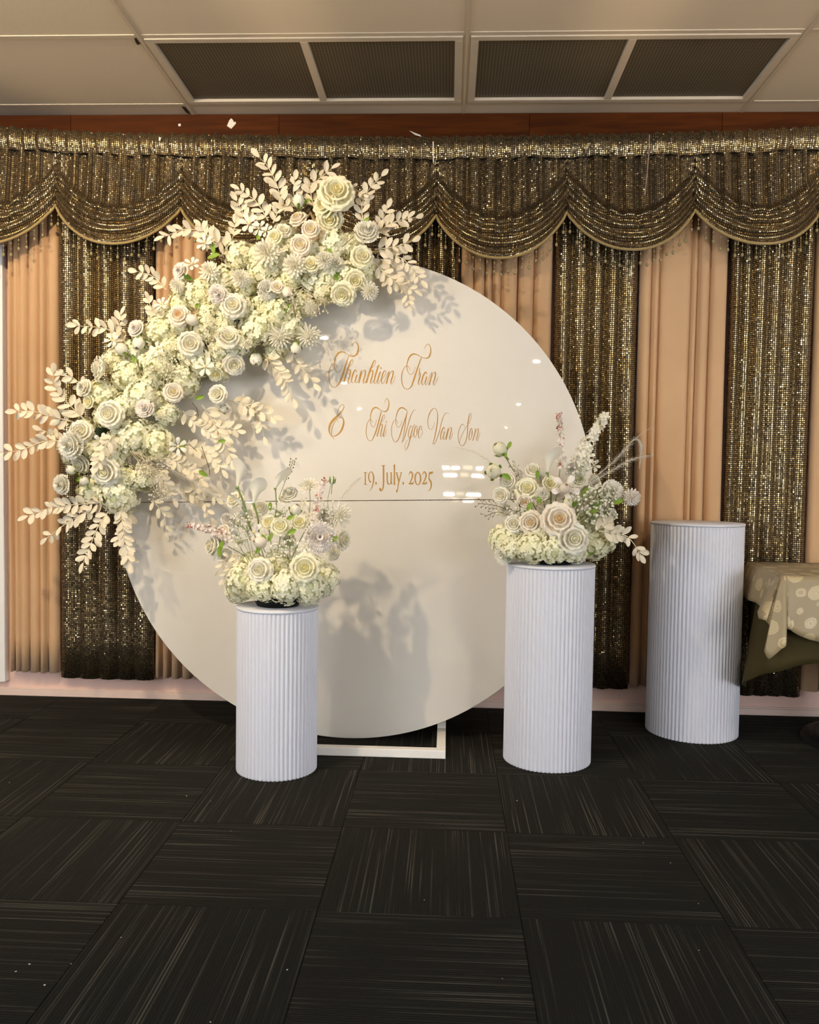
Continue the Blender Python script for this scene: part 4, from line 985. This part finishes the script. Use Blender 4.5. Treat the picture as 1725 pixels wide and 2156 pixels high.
for me, nm, x, y, r, dpt, d in ((DAH, 'dahlia', 562, 532, 31, .20, (0, -1, .1)), (DAH, 'dahlia', 620, 560, 27, .20, (0, -1, 0)), (POMW, 'pompom_dahlia', 682, 548, 20, .20, (0, -1, .1)), (DAH, 'dahlia', 778, 613, 21, .16, (.5, -1, -.1)),
    (SPI, 'dahlia', 590, 711, 26, .17, (0, -1, -.5)), (SPI, 'dahlia', 651, 708, 26, .16, (.3, -1, -.2)), (DAH, 'dahlia', 441, 571, 23, .18, (-.1, -1, .4)), (POMW, 'pompom_dahlia', 507, 586, 21, .20, (0, -1, .2)), (POMW, 'pompom_dahlia', 373, 601, 17, .17, (-.2, -1, .1)),
    (SPI, 'dahlia', 653, 648, 14, .18, (.3, -1, -.3)), (PEO[1], 'peony', 381, 571, 19, .17, (-.4, -1, .2)), (PEO[1], 'peony', 459, 619, 21, .21, (0, -1, -.1)), (PEO[0], 'peony', 772, 489, 27, .17, (.1, -1, .3)), (PEO[1], 'peony', 287, 692, 19, .17, (-.3, -1, .3)),
    (PEO[1], 'peony', 305, 860, 21, .19, (0, -1, .2)), (PEO[0], 'peony', 178, 817, 20, .16, (-.4, -1, .3)), (PEO[0], 'peony', 150, 938, 31, .19, (-.2, -1, 0)), (PEO[0], 'peony', 131, 1020, 22, .18, (-.3, -1, 0)), (PEO[0], 'peony', 710, 560, 20, .15, None), (PEO[0], 'peony', 563, 611, 22, .18, None),
    (MAG, 'magnolia', 525, 470, 22, .17, (.1, -1, .2)), (MAG, 'magnolia', 431, 772, 21, .20, (0, -1, .1)), (MAG, 'magnolia', 404, 555, 17, .17, (.1, -1, .5)), (MAG, 'magnolia', 545, 480, 18, .16, None), (MAG, 'magnolia', 340, 640, 17, .17, (-.3, -1, .5)), (MAG, 'magnolia', 235, 715, 18, .16, (-.3, -1, .3)), (MAG, 'magnolia', 330, 735, 18, .20, None), (MAG, 'magnolia', 375, 940, 20, .18, (.4, -1, -.1)),
    (MAG, 'magnolia', 215, 930, 20, .19, None), (MAG, 'magnolia', 430, 510, 20, .16, (-.3, -1, .4)), (MAG, 'magnolia', 560, 485, 16, .16, None)):
    ga.put(nm, me, x, y, DY-dpt, r, d)
for me, nm, x, y, r, dpt, d in ((BUD, 'rosebud', 629, 424, 20, .17, (.15, -.6, 1)), (BUDN, 'rosebud', 605, 615, 18, .19, (.3, -.6, -1)), (BUD, 'rosebud', 623, 733, 19, .16, (0, -.6, -1)), (BUDN, 'rosebud', 405, 674, 20, .20, (-.8, -.7, .3)), (BUD, 'rosebud', 292, 722, 22, .18, (0, -.7, -.8)),
    (BUD, 'rosebud', 257, 736, 21, .18, (-.5, -.7, .5)), (BUD, 'rosebud', 539, 757, 22, .14, (.2, -.7, -.7)), (BUD, 'rosebud', 178, 1014, 16, .18, (-.2, -.8, .8)), (BUD, 'rosebud', 472, 862, 14, .13, (.7, -.6, .1)), (BUD, 'rosebud', 150, 990, 16, .18, (-.5, -.8, .5))):
    ga.put(nm, me, x, y, DY-dpt, r, d)
# green leaves and bare stems that show
for x, y, sz, a in ((438, 545, 26, 20), (452, 535, 22, 100), (717, 594, 24, 120), (708, 590, 20, 60), (441, 838, 22, 10), (430, 834, 18, 200), (640, 428, 15, 30), (405, 590, 22, 150), (418, 650, 20, 100), (437, 1002, 20, 150), (380, 945, 22, 60), (160, 1012, 20, 20), (280, 750, 18, 300), (600, 660, 22, 60), (460, 930, 16, 10), (765, 470, 16, 40), (345, 830, 16, 30), (210, 1010, 18, 160), (548, 490, 16, 250), (690, 520, 14, 300)):
    p = P(x, y, DY-.155); a = math.radians(a); X = Vector((math.cos(a), -.2, math.sin(a))).normalized(); Z = Vector((U(-.4, .4), -1, U(-.2, .5))); Z = (Z-X*Z.dot(X)).normalized()
    link('green_leaf', GLEAF, ga.o, p-ga.b, Matrix((X, Z.cross(X), Z)).transposed().to_quaternion(), sz*mpp(DY))
for pts in ([(593, 520), (612, 538)], [(720, 520), (745, 498)], [(420, 672), (445, 655), (470, 651)], [(498, 672), (497, 695)], [(405, 848), (415, 862), (418, 880)], [(425, 940), (440, 985), (441, 1000)], [(398, 935), (415, 950)], [(475, 596), (490, 588)], [(600, 715), (628, 712), (628, 728)]):
    ga.stem('bare_stem', [P(x, y, DY-.17+.01*i) for i, (x, y) in enumerate(pts)], .0014, M['stem'])
# wispy fillers
ga.breath(345, 775, DY-.20, 45, 30, 60, (340, 820), 'stemw', 'wispy_filler', 2.2, 'cream')
ga.breath(325, 985, DY-.20, 40, 24, 110, (285, 950), 'stemw', 'wispy_filler', 2.0, 'leafw')
ga.breath(440, 690, DY-.20, 35, 30, 50, (450, 740), 'stemw', 'wispy_filler', 2.0, 'cream')
ga.breath(520, 725, DY-.20, 12, 10, 26, (505, 700), 'stemw', 'wispy_filler', 2.2, 'white')
ga.breath(670, 640, DY-.17, 34, 26, 46, (640, 610), 'stemw', 'wispy_filler', 2.2, 'leafw')
ga.breath(620, 640, DY-.18, 18, 34, 34, (640, 600), 'stemw', 'wispy_filler', 2.0, 'cream')
ga.breath(150, 905, DY-.20, 16, 14, 26, (175, 925), 'stemw', 'wispy_filler', 2.0, 'leafw')
ga.breath(330, 1040, DY-.16, 22, 20, 30, (315, 1000), 'stemw', 'wispy_filler', 2.0, 'leafw')
a = DY
for pix, y0, y1, sz, gp in (
    ([(600, 455), (585, 395), (565, 352), (547, 332)], a-.12, a-.17, 28, 14), ([(632, 440), (618, 405), (622, 380)], a-.12, a-.14, 26, 14), ([(662, 445), (655, 395), (678, 372), (697, 356)], a-.11, a-.13, 26, 13),
    ([(565, 465), (540, 425), (505, 400)], a-.12, a-.15, 26, 13), ([(522, 475), (510, 445), (499, 424)], a-.12, a-.14, 26, 12), ([(765, 475), (763, 430), (778, 398), (803, 372)], a-.12, a-.15, 24, 14),
    ([(790, 492), (825, 470), (850, 462), (874, 458)], a-.13, a-.18, 26, 14), ([(797, 495), (806, 462), (816, 440)], a-.12, a-.13, 26, 13), ([(790, 525), (830, 520), (866, 508)], a-.13, a-.18, 27, 14),
    ([(795, 535), (842, 542), (868, 566), (886, 590)], a-.12, a-.15, 26, 13), ([(790, 555), (828, 590), (872, 612)], a-.12, a-.14, 24, 16), ([(470, 520), (425, 488), (385, 484), (348, 498)], a-.12, a-.18, 29, 15),
    ([(450, 530), (440, 500), (425, 478)], a-.12, a-.14, 27, 13), ([(350, 610), (322, 582), (290, 572)], a-.12, a-.13, 25, 13), ([(270, 725), (240, 700), (212, 690), (163, 686)], a-.12, a-.17, 26, 13),
    ([(240, 715), (248, 690), (254, 664)], a-.12, a-.14, 24, 12), ([(180, 885), (142, 848), (115, 812), (112, 786)], a-.12, a-.17, 27, 14), ([(192, 835), (160, 800), (140, 790)], a-.12, a-.15, 26, 15),
    ([(155, 888), (105, 876), (70, 866), (36, 866)], a-.12, a-.19, 27, 14), ([(145, 928), (92, 930), (52, 945), (10, 954)], a-.13, a-.20, 27, 13), ([(235, 1058), (162, 1062), (105, 1070), (60, 1086)], a-.12, a-.18, 27, 13),
    ([(205, 1068), (150, 1095), (100, 1132)], a-.12, a-.16, 25, 14), ([(232, 1072), (206, 1110), (190, 1150), (176, 1184)], a-.12, a-.18, 28, 13), ([(255, 1062), (258, 1100), (266, 1150), (274, 1186)], a-.13, a-.17, 27, 10),
    ([(425, 852), (450, 890), (470, 930), (488, 968)], a-.10, a-.12, 28, 12), ([(482, 842), (520, 855), (552, 868), (575, 876)], a-.10, a-.12, 27, 12), ([(555, 745), (585, 780), (605, 812), (617, 838)], a-.10, a-.13, 28, 12), ([(612, 738), (632, 770), (650, 790), (660, 806)], a-.10, a-.12, 27, 13), ([(240, 915), (218, 945), (206, 978)], a-.21, a-.22, 26, 12)):
    ga.spray(pix, y0, y1, sz, gp)
for pix, y0, y1, sz, gp in (([(510, 850), (545, 880), (556, 920)], a-.08, a-.11, 26, 13), ([(385, 865), (415, 895), (445, 912)], a-.10, a-.12, 25, 13), ([(345, 955), (395, 985), (425, 1012)], a-.10, a-.13, 26, 13), ([(330, 990), (350, 1020), (366, 1050)], a-.09, a-.12, 25, 13),
    ([(380, 1030), (425, 1055), (445, 1090)], a-.07, a-.09, 25, 14), ([(320, 1050), (345, 1085), (350, 1120)], a-.06, a-.07, 25, 15), ([(275, 1075), (262, 1110), (250, 1135)], a-.12, a-.14, 25, 13), ([(440, 905), (470, 900), (500, 905)], a-.09, a-.11, 25, 13), ([(390, 940), (440, 955), (468, 990)], a-.09, a-.12, 26, 13),
    ([(800, 545), (812, 575), (818, 600)], a-.10, a-.12, 24, 14), ([(465, 540), (490, 500), (495, 470)], a-.11, a-.13, 25, 14), ([(340, 680), (320, 650), (312, 632)], a-.12, a-.14, 24, 13), ([(150, 940), (110, 915), (88, 905)], a-.12, a-.15, 25, 13), ([(700, 430), (735, 395), (765, 410)], a-.12, a-.14, 18, 22), ([(820, 555), (850, 600), (862, 640)], a-.10, a-.11, 22, 16), ([(575, 470), (590, 440), (615, 430)], a-.12, a-.14, 24, 13), ([(400, 1010), (430, 1030), (455, 1050)], a-.09, a-.1, 24, 13)):
    ga.spray(pix, y0, y1, sz, gp, sep=False)
ga.plume([(350, 985), (405, 1012), (450, 1040), (492, 1068)], a-.13, a-.20, 20, 300)
ga.finish()

# ================================================================== arrangement on the short plinth
x0, y0, r0_, h0 = PL1
b1 = Vector((x0, y0, h0)); A1 = Arr('plinth_bouquet', b1, 'white bouquet of callas, roses and hydrangeas on the shortest plinth')
yc = y0
m = MB(); m.lathe([(.0005, .001), (.075, .001), (.085, .02), (.085, .034), (.08, .034), (.0005, .03)], 28); m.build('dish', M['black'], A1.o)
m = MB(); m.lathe([(.0005, .03), (.06, .03), (.062, .10), (.03, .13), (.0005, .135)], 20); m.build('foam_block', M['foam'], A1.o)
for i, (x, y, r, Y) in enumerate(((514, 1224, 38, yc-.05), (552, 1240, 34, yc-.10), (600, 1238, 36, yc-.11), (650, 1240, 38, yc-.08), (684, 1226, 32, yc-.02), (500, 1244, 28, yc+.01), (590, 1200, 34, yc-.03), (655, 1205, 34, yc+.02), (535, 1200, 32, yc), (520, 1232, 30, yc+.09), (600, 1225, 34, yc+.10), (670, 1228, 30, yc+.08))):
    A1.put('hydrangea', HYD[i % 3], x, y-4, Y, r, None, .5)
A1.rose('white', 547, 1200, yc-.135, 27, (-.1, -1, .2)); A1.rose('cream', 642, 1196, yc-.14, 31, (.1, -1, .15))
A1.rose('cream', 591, 1108, yc-.06, 21, (.05, -1, .35)); A1.rose('cream', 566, 1100, yc-.03, 17, (-.3, -1, .3), False); A1.rose('cream', 630, 1100, yc-.02, 18, (.2, -1, .3), False)
A1.rose('white', 723, 1137, yc, 22, (.9, -.6, .1)); A1.rose('white', 494, 1052, yc+.02, 20, (-.4, -.8, .6)); A1.rose('white', 547, 1068, yc+.03, 18, (.2, -1, .4)); A1.rose('white', 445, 1149, yc, 21, (-.8, -.7, .1))
A1.rose('blush', 470, 1120, yc+.02, 18, (-.4, -1, .3), False); A1.rose('white', 600, 1052, yc+.03, 17, (.3, -.6, 1), False)
for me, nm, x, y, r, Y, d in ((PEO[1], 'peony', 674, 1131, 34, yc-.07, (.15, -1, .1)), (SPI, 'dahlia', 714, 1086, 28, yc, (.5, -1, .4)), (SPI, 'dahlia', 651, 1026, 23, yc+.01, (-.1, -.5, 1)), (BUDN, 'rosebud', 549, 1142, 21, yc-.09, (-.8, -.7, .2)), (BUD, 'rosebud', 622, 1074, 20, yc, (.4, -.6, .9)),
    (GBUD, 'green_bud', 700, 1013, 13, yc-.02, (.1, -.3, 1)), (MAG, 'magnolia', 455, 1165, 18, yc+.02, (-.5, -1, 0)), (MAG4, 'magnolia', 535, 1120, 22, yc-.04, (-.2, -1, .4)), (MAG, 'magnolia', 640, 1150, 18, yc-.08, None), (MAG, 'magnolia', 500, 1140, 18, yc-.04, None), (PEO[0], 'peony', 610, 1040, 18, yc+.02, (0, -1, .5))):
    A1.put(nm, me, x, y, Y, r, d)
for x, y, r in ((480, 1095, 16), (520, 1085, 17), (560, 1125, 16), (610, 1135, 17), (650, 1085, 16), (690, 1105, 17), (500, 1170, 18), (575, 1165, 18), (620, 1165, 17), (700, 1165, 18), (460, 1140, 15), (545, 1095, 15), (640, 1060, 14), (680, 1085, 15), (590, 1085, 14), (475, 1170, 16)):
    A1.put(*random.choice((('lisianthus', PEO[0]), ('lisianthus', PEO[1]), ('magnolia', MAG), ('lisianthus', PEO[0]))), x, y, yc+U(.0, .05), r, None, .7)
A1.calla(500, 1025, yc-.03, 62, 10, (525, 1110)); A1.calla(534, 1060, yc-.02, 56, 14, (545, 1120), 3.3); A1.calla(580, 1028, yc-.02, 44, 24, (577, 1110), 3.7); A1.calla(510, 1068, yc-.04, 36, -26, (530, 1120), 2.2)
A1.spike('astilbe', [(660, 1105), (668, 1060), (676, 1030), (686, 1008)], yc-.02, yc-.03, 10, 5, 110, [M['pink'], M['stemw'], M['red']], True)
A1.spike('astilbe', [(480, 1125), (450, 1116), (425, 1111), (394, 1105)], yc-.01, yc-.03, 10, 5, 110, [M['pink'], M['stemw'], M['red']], True)
A1.spike('astilbe', [(490, 1140), (468, 1128), (450, 1124)], yc-.01, yc-.02, 10, 7, 60, [M['pink'], M['stemw'], M['red']], False)
A1.breath(508, 1112, yc-.07, 32, 34, 60, (535, 1190)); A1.breath(600, 1150, yc-.10, 30, 26, 46, (600, 1200)); A1.breath(585, 1078, yc-.05, 22, 18, 24, (590, 1150)); A1.breath(690, 1075, yc-.04, 20, 26, 16, (670, 1150), 'stem')
A1.twig('budding_twig', [(588, 1046), (602, 1010), (612, 985), (617, 968)], yc-.01, 'stemg', .0012, 12, 9, 'stem')
A1.twig('thin_stem', [(694, 1080), (690, 1055), (697, 1020)], yc-.02, 'stemg', .0010, 0)
A1.twig('thin_stem', [(652, 1080), (653, 1055), (652, 1032)], yc, 'stemg', .0013, 0)
A1.plume([(700, 1070), (725, 1040), (745, 1018), (762, 1004)], yc+.02, yc, 14, 130)
A1.plume([(505, 1072), (470, 1052), (440, 1036), (415, 1022)], yc-.02, yc-.05, 17, 200)
A1.spray([(500, 1165), (478, 1175), (462, 1200)], yc-.03, yc-.05, 19, 12); A1.spray([(500, 1170), (485, 1195), (470, 1218)], yc-.05, yc-.07, 19, 12)
for x, y, sz, a in ((465, 1160, 22, 80), (465, 1172, 22, 100), (565, 1140, 20, 60), (605, 1125, 22, 30), (712, 1132, 22, 200), (552, 1125, 18, 300), (620, 1085, 18, 210), (540, 1165, 18, 60), (650, 1150, 16, 10), (570, 1075, 18, 90)):
    p = P(x, y, yc-.07); a = math.radians(a); X = Vector((math.cos(a), -.2, math.sin(a))).normalized(); Z = Vector((U(-.4, .4), -1, U(-.2, .5))); Z = (Z-X*Z.dot(X)).normalized()
    link('green_leaf', GLEAF, A1.o, p-b1, Matrix((X, Z.cross(X), Z)).transposed().to_quaternion(), sz*mpp(yc))
for x, y in ((480, 1150), (505, 1100), (525, 1110), (560, 1090), (590, 1095), (622, 1090), (660, 1090), (675, 1130), (700, 1100), (545, 1140)):
    A1.stem('stem', [b1+Vector((U(-.03, .03), U(-.04, .0), .07)), P(x, y, yc+.0).lerp(b1+Vector((0, 0, .1)), .4), P(x, y, yc+.0)], .0018, M['stemg'])
A1.finish()

# ================================================================== arrangement on the middle plinth
x0, y0, r0_, h0 = PL2
b2 = Vector((x0, y0, h0)); A2 = Arr('plinth_bouquet', b2, 'white bouquet with feathery plumes and a red-tipped spike on the middle plinth')
yc = y0
m = MB(); m.lathe([(.0005, .001), (.085, .001), (.095, .02), (.095, .034), (.09, .034), (.0005, .03)], 28); m.build('dish', M['black'], A2.o)
m = MB(); m.lathe([(.0005, .03), (.06, .03), (.062, .10), (.03, .14), (.0005, .145)], 20); m.build('foam_block', M['foam'], A2.o)
for i, (x, y, r, Y) in enumerate(((1064, 1140, 33, yc-.04), (1082, 1160, 28, yc-.09), (1120, 1158, 32, yc-.12), (1165, 1160, 32, yc-.12), (1210, 1164, 26, yc-.10), (1250, 1150, 34, yc-.03), (1090, 1125, 32, yc-.02), (1140, 1130, 34, yc-.06), (1230, 1120, 34, yc), (1190, 1120, 34, yc+.02), (1060, 1160, 26, yc+.02), (1110, 1140, 30, yc+.10), (1180, 1145, 34, yc+.10), (1240, 1150, 28, yc+.09), (1275, 1150, 22, yc), (1265, 1120, 24, yc-.02))):
    A2.put('hydrangea', HYD[i % 3], x, y-5, Y, r, None, .5)
for kind, x, y, r, Y, d, ou in (('blush', 1177, 1094, 36, yc-.15, (0, -1, .25), 1), ('white', 1207, 1134, 34, yc-.16, (.1, -1, .05), 1), ('blush', 1118, 1100, 25, yc-.10, (-.3, -1, .1), 1), ('white', 1082, 1103, 19, yc-.08, (-.2, -1, .2), 1), ('cream', 1110, 1029, 25, yc-.04, (-.1, -1, .4), 1),
    ('cream', 1159, 1018, 18, yc-.04, (.1, -1, .3), 0), ('white', 1123, 990, 18, yc, (0, -1, .5), 0), ('white', 1070, 1013, 18, yc, (-.4, -1, .2), 1), ('white', 1054, 1043, 18, yc-.02, (-.4, -1, 0), 1), ('blush', 1105, 1057, 17, yc-.06, (-.1, -1, .1), 1), ('white', 1245, 1050, 17, yc-.02, (.2, -1, .1), 1), ('white', 1218, 1010, 18, yc, (.2, -1, .4), 1)):
    A2.rose(kind, x, y, Y, r, d, bool(ou))
for me, nm, x, y, r, Y, d in ((RAN, 'ranunculus', 1040, 993, 26, yc-.03, (-.25, -1, .15)), (RAN, 'rosebud', 1053, 946, 24, yc-.02, (-.6, -.6, .6)), (PEO[0], 'peony', 1289, 1036, 26, yc-.01, (.3, -1, .2)), (POM, 'pompom_dahlia', 1330, 1047, 20, yc-.02, (.3, -1, .1)), (MAG4, 'magnolia', 1191, 1028, 31, yc-.10, (.05, -1, .2)),
    (BUDN, 'rosebud', 1190, 1028, 18, yc-.12, (.1, -1, .6)), (PEO[0], 'peony', 1060, 1170, 20, yc-.08, (-.4, -1, 0)), (MAG, 'magnolia', 1262, 1098, 20, yc-.08, (.3, -1, .3)), (RAN, 'rosebud', 1196, 1058, 16, yc-.11, (0, -1, .4)), (PEO[0], 'peony', 1140, 1040, 16, yc-.06, None), (PEO[0], 'peony', 1225, 980, 18, yc, (.3, -1, .4)), (MAG, 'magnolia', 1235, 960, 18, yc, (0, -1, .5))):
    A2.put(nm, me, x, y, Y, r, d)
for x, y, r in ((1080, 1035, 16), (1100, 1085, 17), (1130, 1065, 17), (1150, 1055, 16), (1170, 1040, 17), (1215, 1060, 18), (1240, 1090, 18), (1265, 1065, 17), (1250, 1015, 17), (1205, 990, 16), (1140, 1010, 16), (1090, 1000, 15), (1060, 1075, 17), (1285, 1085, 16), (1225, 1035, 16), (1195, 1080, 17), (1060, 1110, 17), (1250, 980, 15)):
    A2.put(*random.choice((('lisianthus', PEO[0]), ('lisianthus', PEO[1]), ('magnolia', MAG), ('lisianthus', PEO[0]))), x, y, yc+U(.0, .04), r, None, .7)
A2.calla(1153, 995, yc-.04, 54, 10, (1160, 1070), 3.6)
A2.spike('astilbe', [(1186, 990), (1183, 945), (1179, 905), (1177, 870)], yc-.02, yc-.03, 11, 4, 120, [M['pink'], M['stemw'], M['red']], True, 4.5, .07)
A2.spike('stock_flower', [(1215, 985), (1232, 945), (1255, 905), (1276, 874)], yc+.01, yc, 20, 6, 90, [M['white'], M['stemg'], M['core']], False, 9, .03)
A2.plume([(1240, 1015), (1285, 978), (1315, 948), (1338, 925), (1350, 940), (1347, 985)], yc-.01, yc-.05, 17, 480)
A2.plume([(1240, 1020), (1290, 990), (1335, 966), (1376, 958)], yc-.02, yc-.06, 16, 380)
A2.plume([(1060, 1000), (1034, 974), (1000, 952), (955, 940)], yc+.02, yc+.03, 12, 200)
A2.twig('thin_stem', [(1330, 930), (1352, 913), (1374, 899)], yc-.04, 'stemw', .0008, 0)
A2.breath(1242, 1062, yc-.08, 52, 36, 150, (1200, 1120), 'stemg', 'baby_breath', 2.7); A2.breath(1270, 1040, yc-.05, 34, 26, 60, (1230, 1110), 'stemg', 'baby_breath', 2.6); A2.breath(1088, 1060, yc-.06, 24, 30, 26, (1100, 1110), 'stem'); A2.breath(1215, 985, yc-.03, 26, 30, 24, (1210, 1050)); A2.breath(1290, 1090, yc-.05, 14, 22, 16, (1260, 1110), 'stem')
A2.twig('budding_twig', [(1075, 1075), (1050, 1066), (1030, 1062), (1006, 1060)], yc-.04, 'stem', .0012, 9, 14); A2.twig('budding_twig', [(1075, 1085), (1048, 1078), (1020, 1088)], yc-.04, 'stem', .0010, 6, 12)
A2.twig('budding_twig', [(1095, 1010), (1088, 985), (1080, 978)], yc-.02, 'stemg', .0010, 6, 12)
A2.stem('stem', [P(1060, 955, yc-.01), P(1075, 980, yc-.01), P(1092, 1010, yc), P(1110, 1060, yc)], .0016, M['stem']); A2.stem('stem', [P(1328, 1050, yc-.01), P(1300, 1062, yc), P(1270, 1075, yc)], .0013, M['stem'])
A2.spray([(1262, 1118), (1290, 1122), (1318, 1128), (1335, 1145), (1348, 1166)], yc-.09, yc-.12, 26, 13); A2.spray([(1255, 1118), (1275, 1105), (1280, 1100)], yc-.09, yc-.11, 26, 13)
for x, y, sz, a in ((1070, 945, 16, 70), (1066, 952, 12, 260), (1058, 998, 20, 330), (1132, 1008, 18, 90), (1226, 1045, 22, 60), (1062, 1145, 24, 10), (1290, 1060, 22, 20), (1235, 1085, 24, 30), (1140, 1060, 18, 120), (1110, 1075, 20, 60), (1225, 1170, 24, 20), (1205, 1068, 20, 60), (1250, 1075, 24, 60)):
    p = P(x, y, yc-.07); a = math.radians(a); X = Vector((math.cos(a), -.2, math.sin(a))).normalized(); Z = Vector((U(-.4, .4), -1, U(-.2, .5))); Z = (Z-X*Z.dot(X)).normalized()
    link('green_leaf', GLEAF, A2.o, p-b2, Matrix((X, Z.cross(X), Z)).transposed().to_quaternion(), sz*mpp(yc))
for x, y in ((1075, 1050), (1090, 1030), (1110, 1040), (1140, 1040), (1160, 1035), (1190, 1045), (1215, 1010), (1240, 1020), (1280, 1045), (1100, 1070), (1180, 985)):
    A2.stem('stem', [b2+Vector((U(-.03, .03), U(-.04, .0), .07)), P(x, y, yc+.0).lerp(b2+Vector((0, 0, .1)), .4), P(x, y, yc+.0)], .0018, M['stemg'] if R_() < .6 else M['stem'])
A2.finish()

# ------------------------------------------------------------------ lint on the carpet
M['lint'] = simple('pale_lint', (.6, .58, .5), .9)
m = MB()
for x, y in ((20, 1648), (444, 1687), (255, 1974), (150, 2030), (62, 2030), (94, 2074), (33, 2046), (605, 2042), (443, 2152), (393, 1676), (1355, 1775), (1471, 1903), (1472, 2001), (1058, 2061), (1089, 1686), (894, 1895), (1412, 1817), (486, 1750)):
    p = PZ(x, y, .001); r = U(.0012, .0028); m.add([p+Vector((r*math.cos(a)*U(.6, 1.3), r*math.sin(a)*U(.6, 1.3), U(0, .0008))) for a in (0, 1.3, 2.6, 3.9, 5.1)]+[p+Vector((0, 0, .0016))], [(0, 1, 5), (1, 2, 5), (2, 3, 5), (3, 4, 5), (4, 0, 5)])
tag(m.build('carpet_lint', M['lint']), 'scattered pale specks of lint on the dark carpet', 'lint', None, 'stuff')
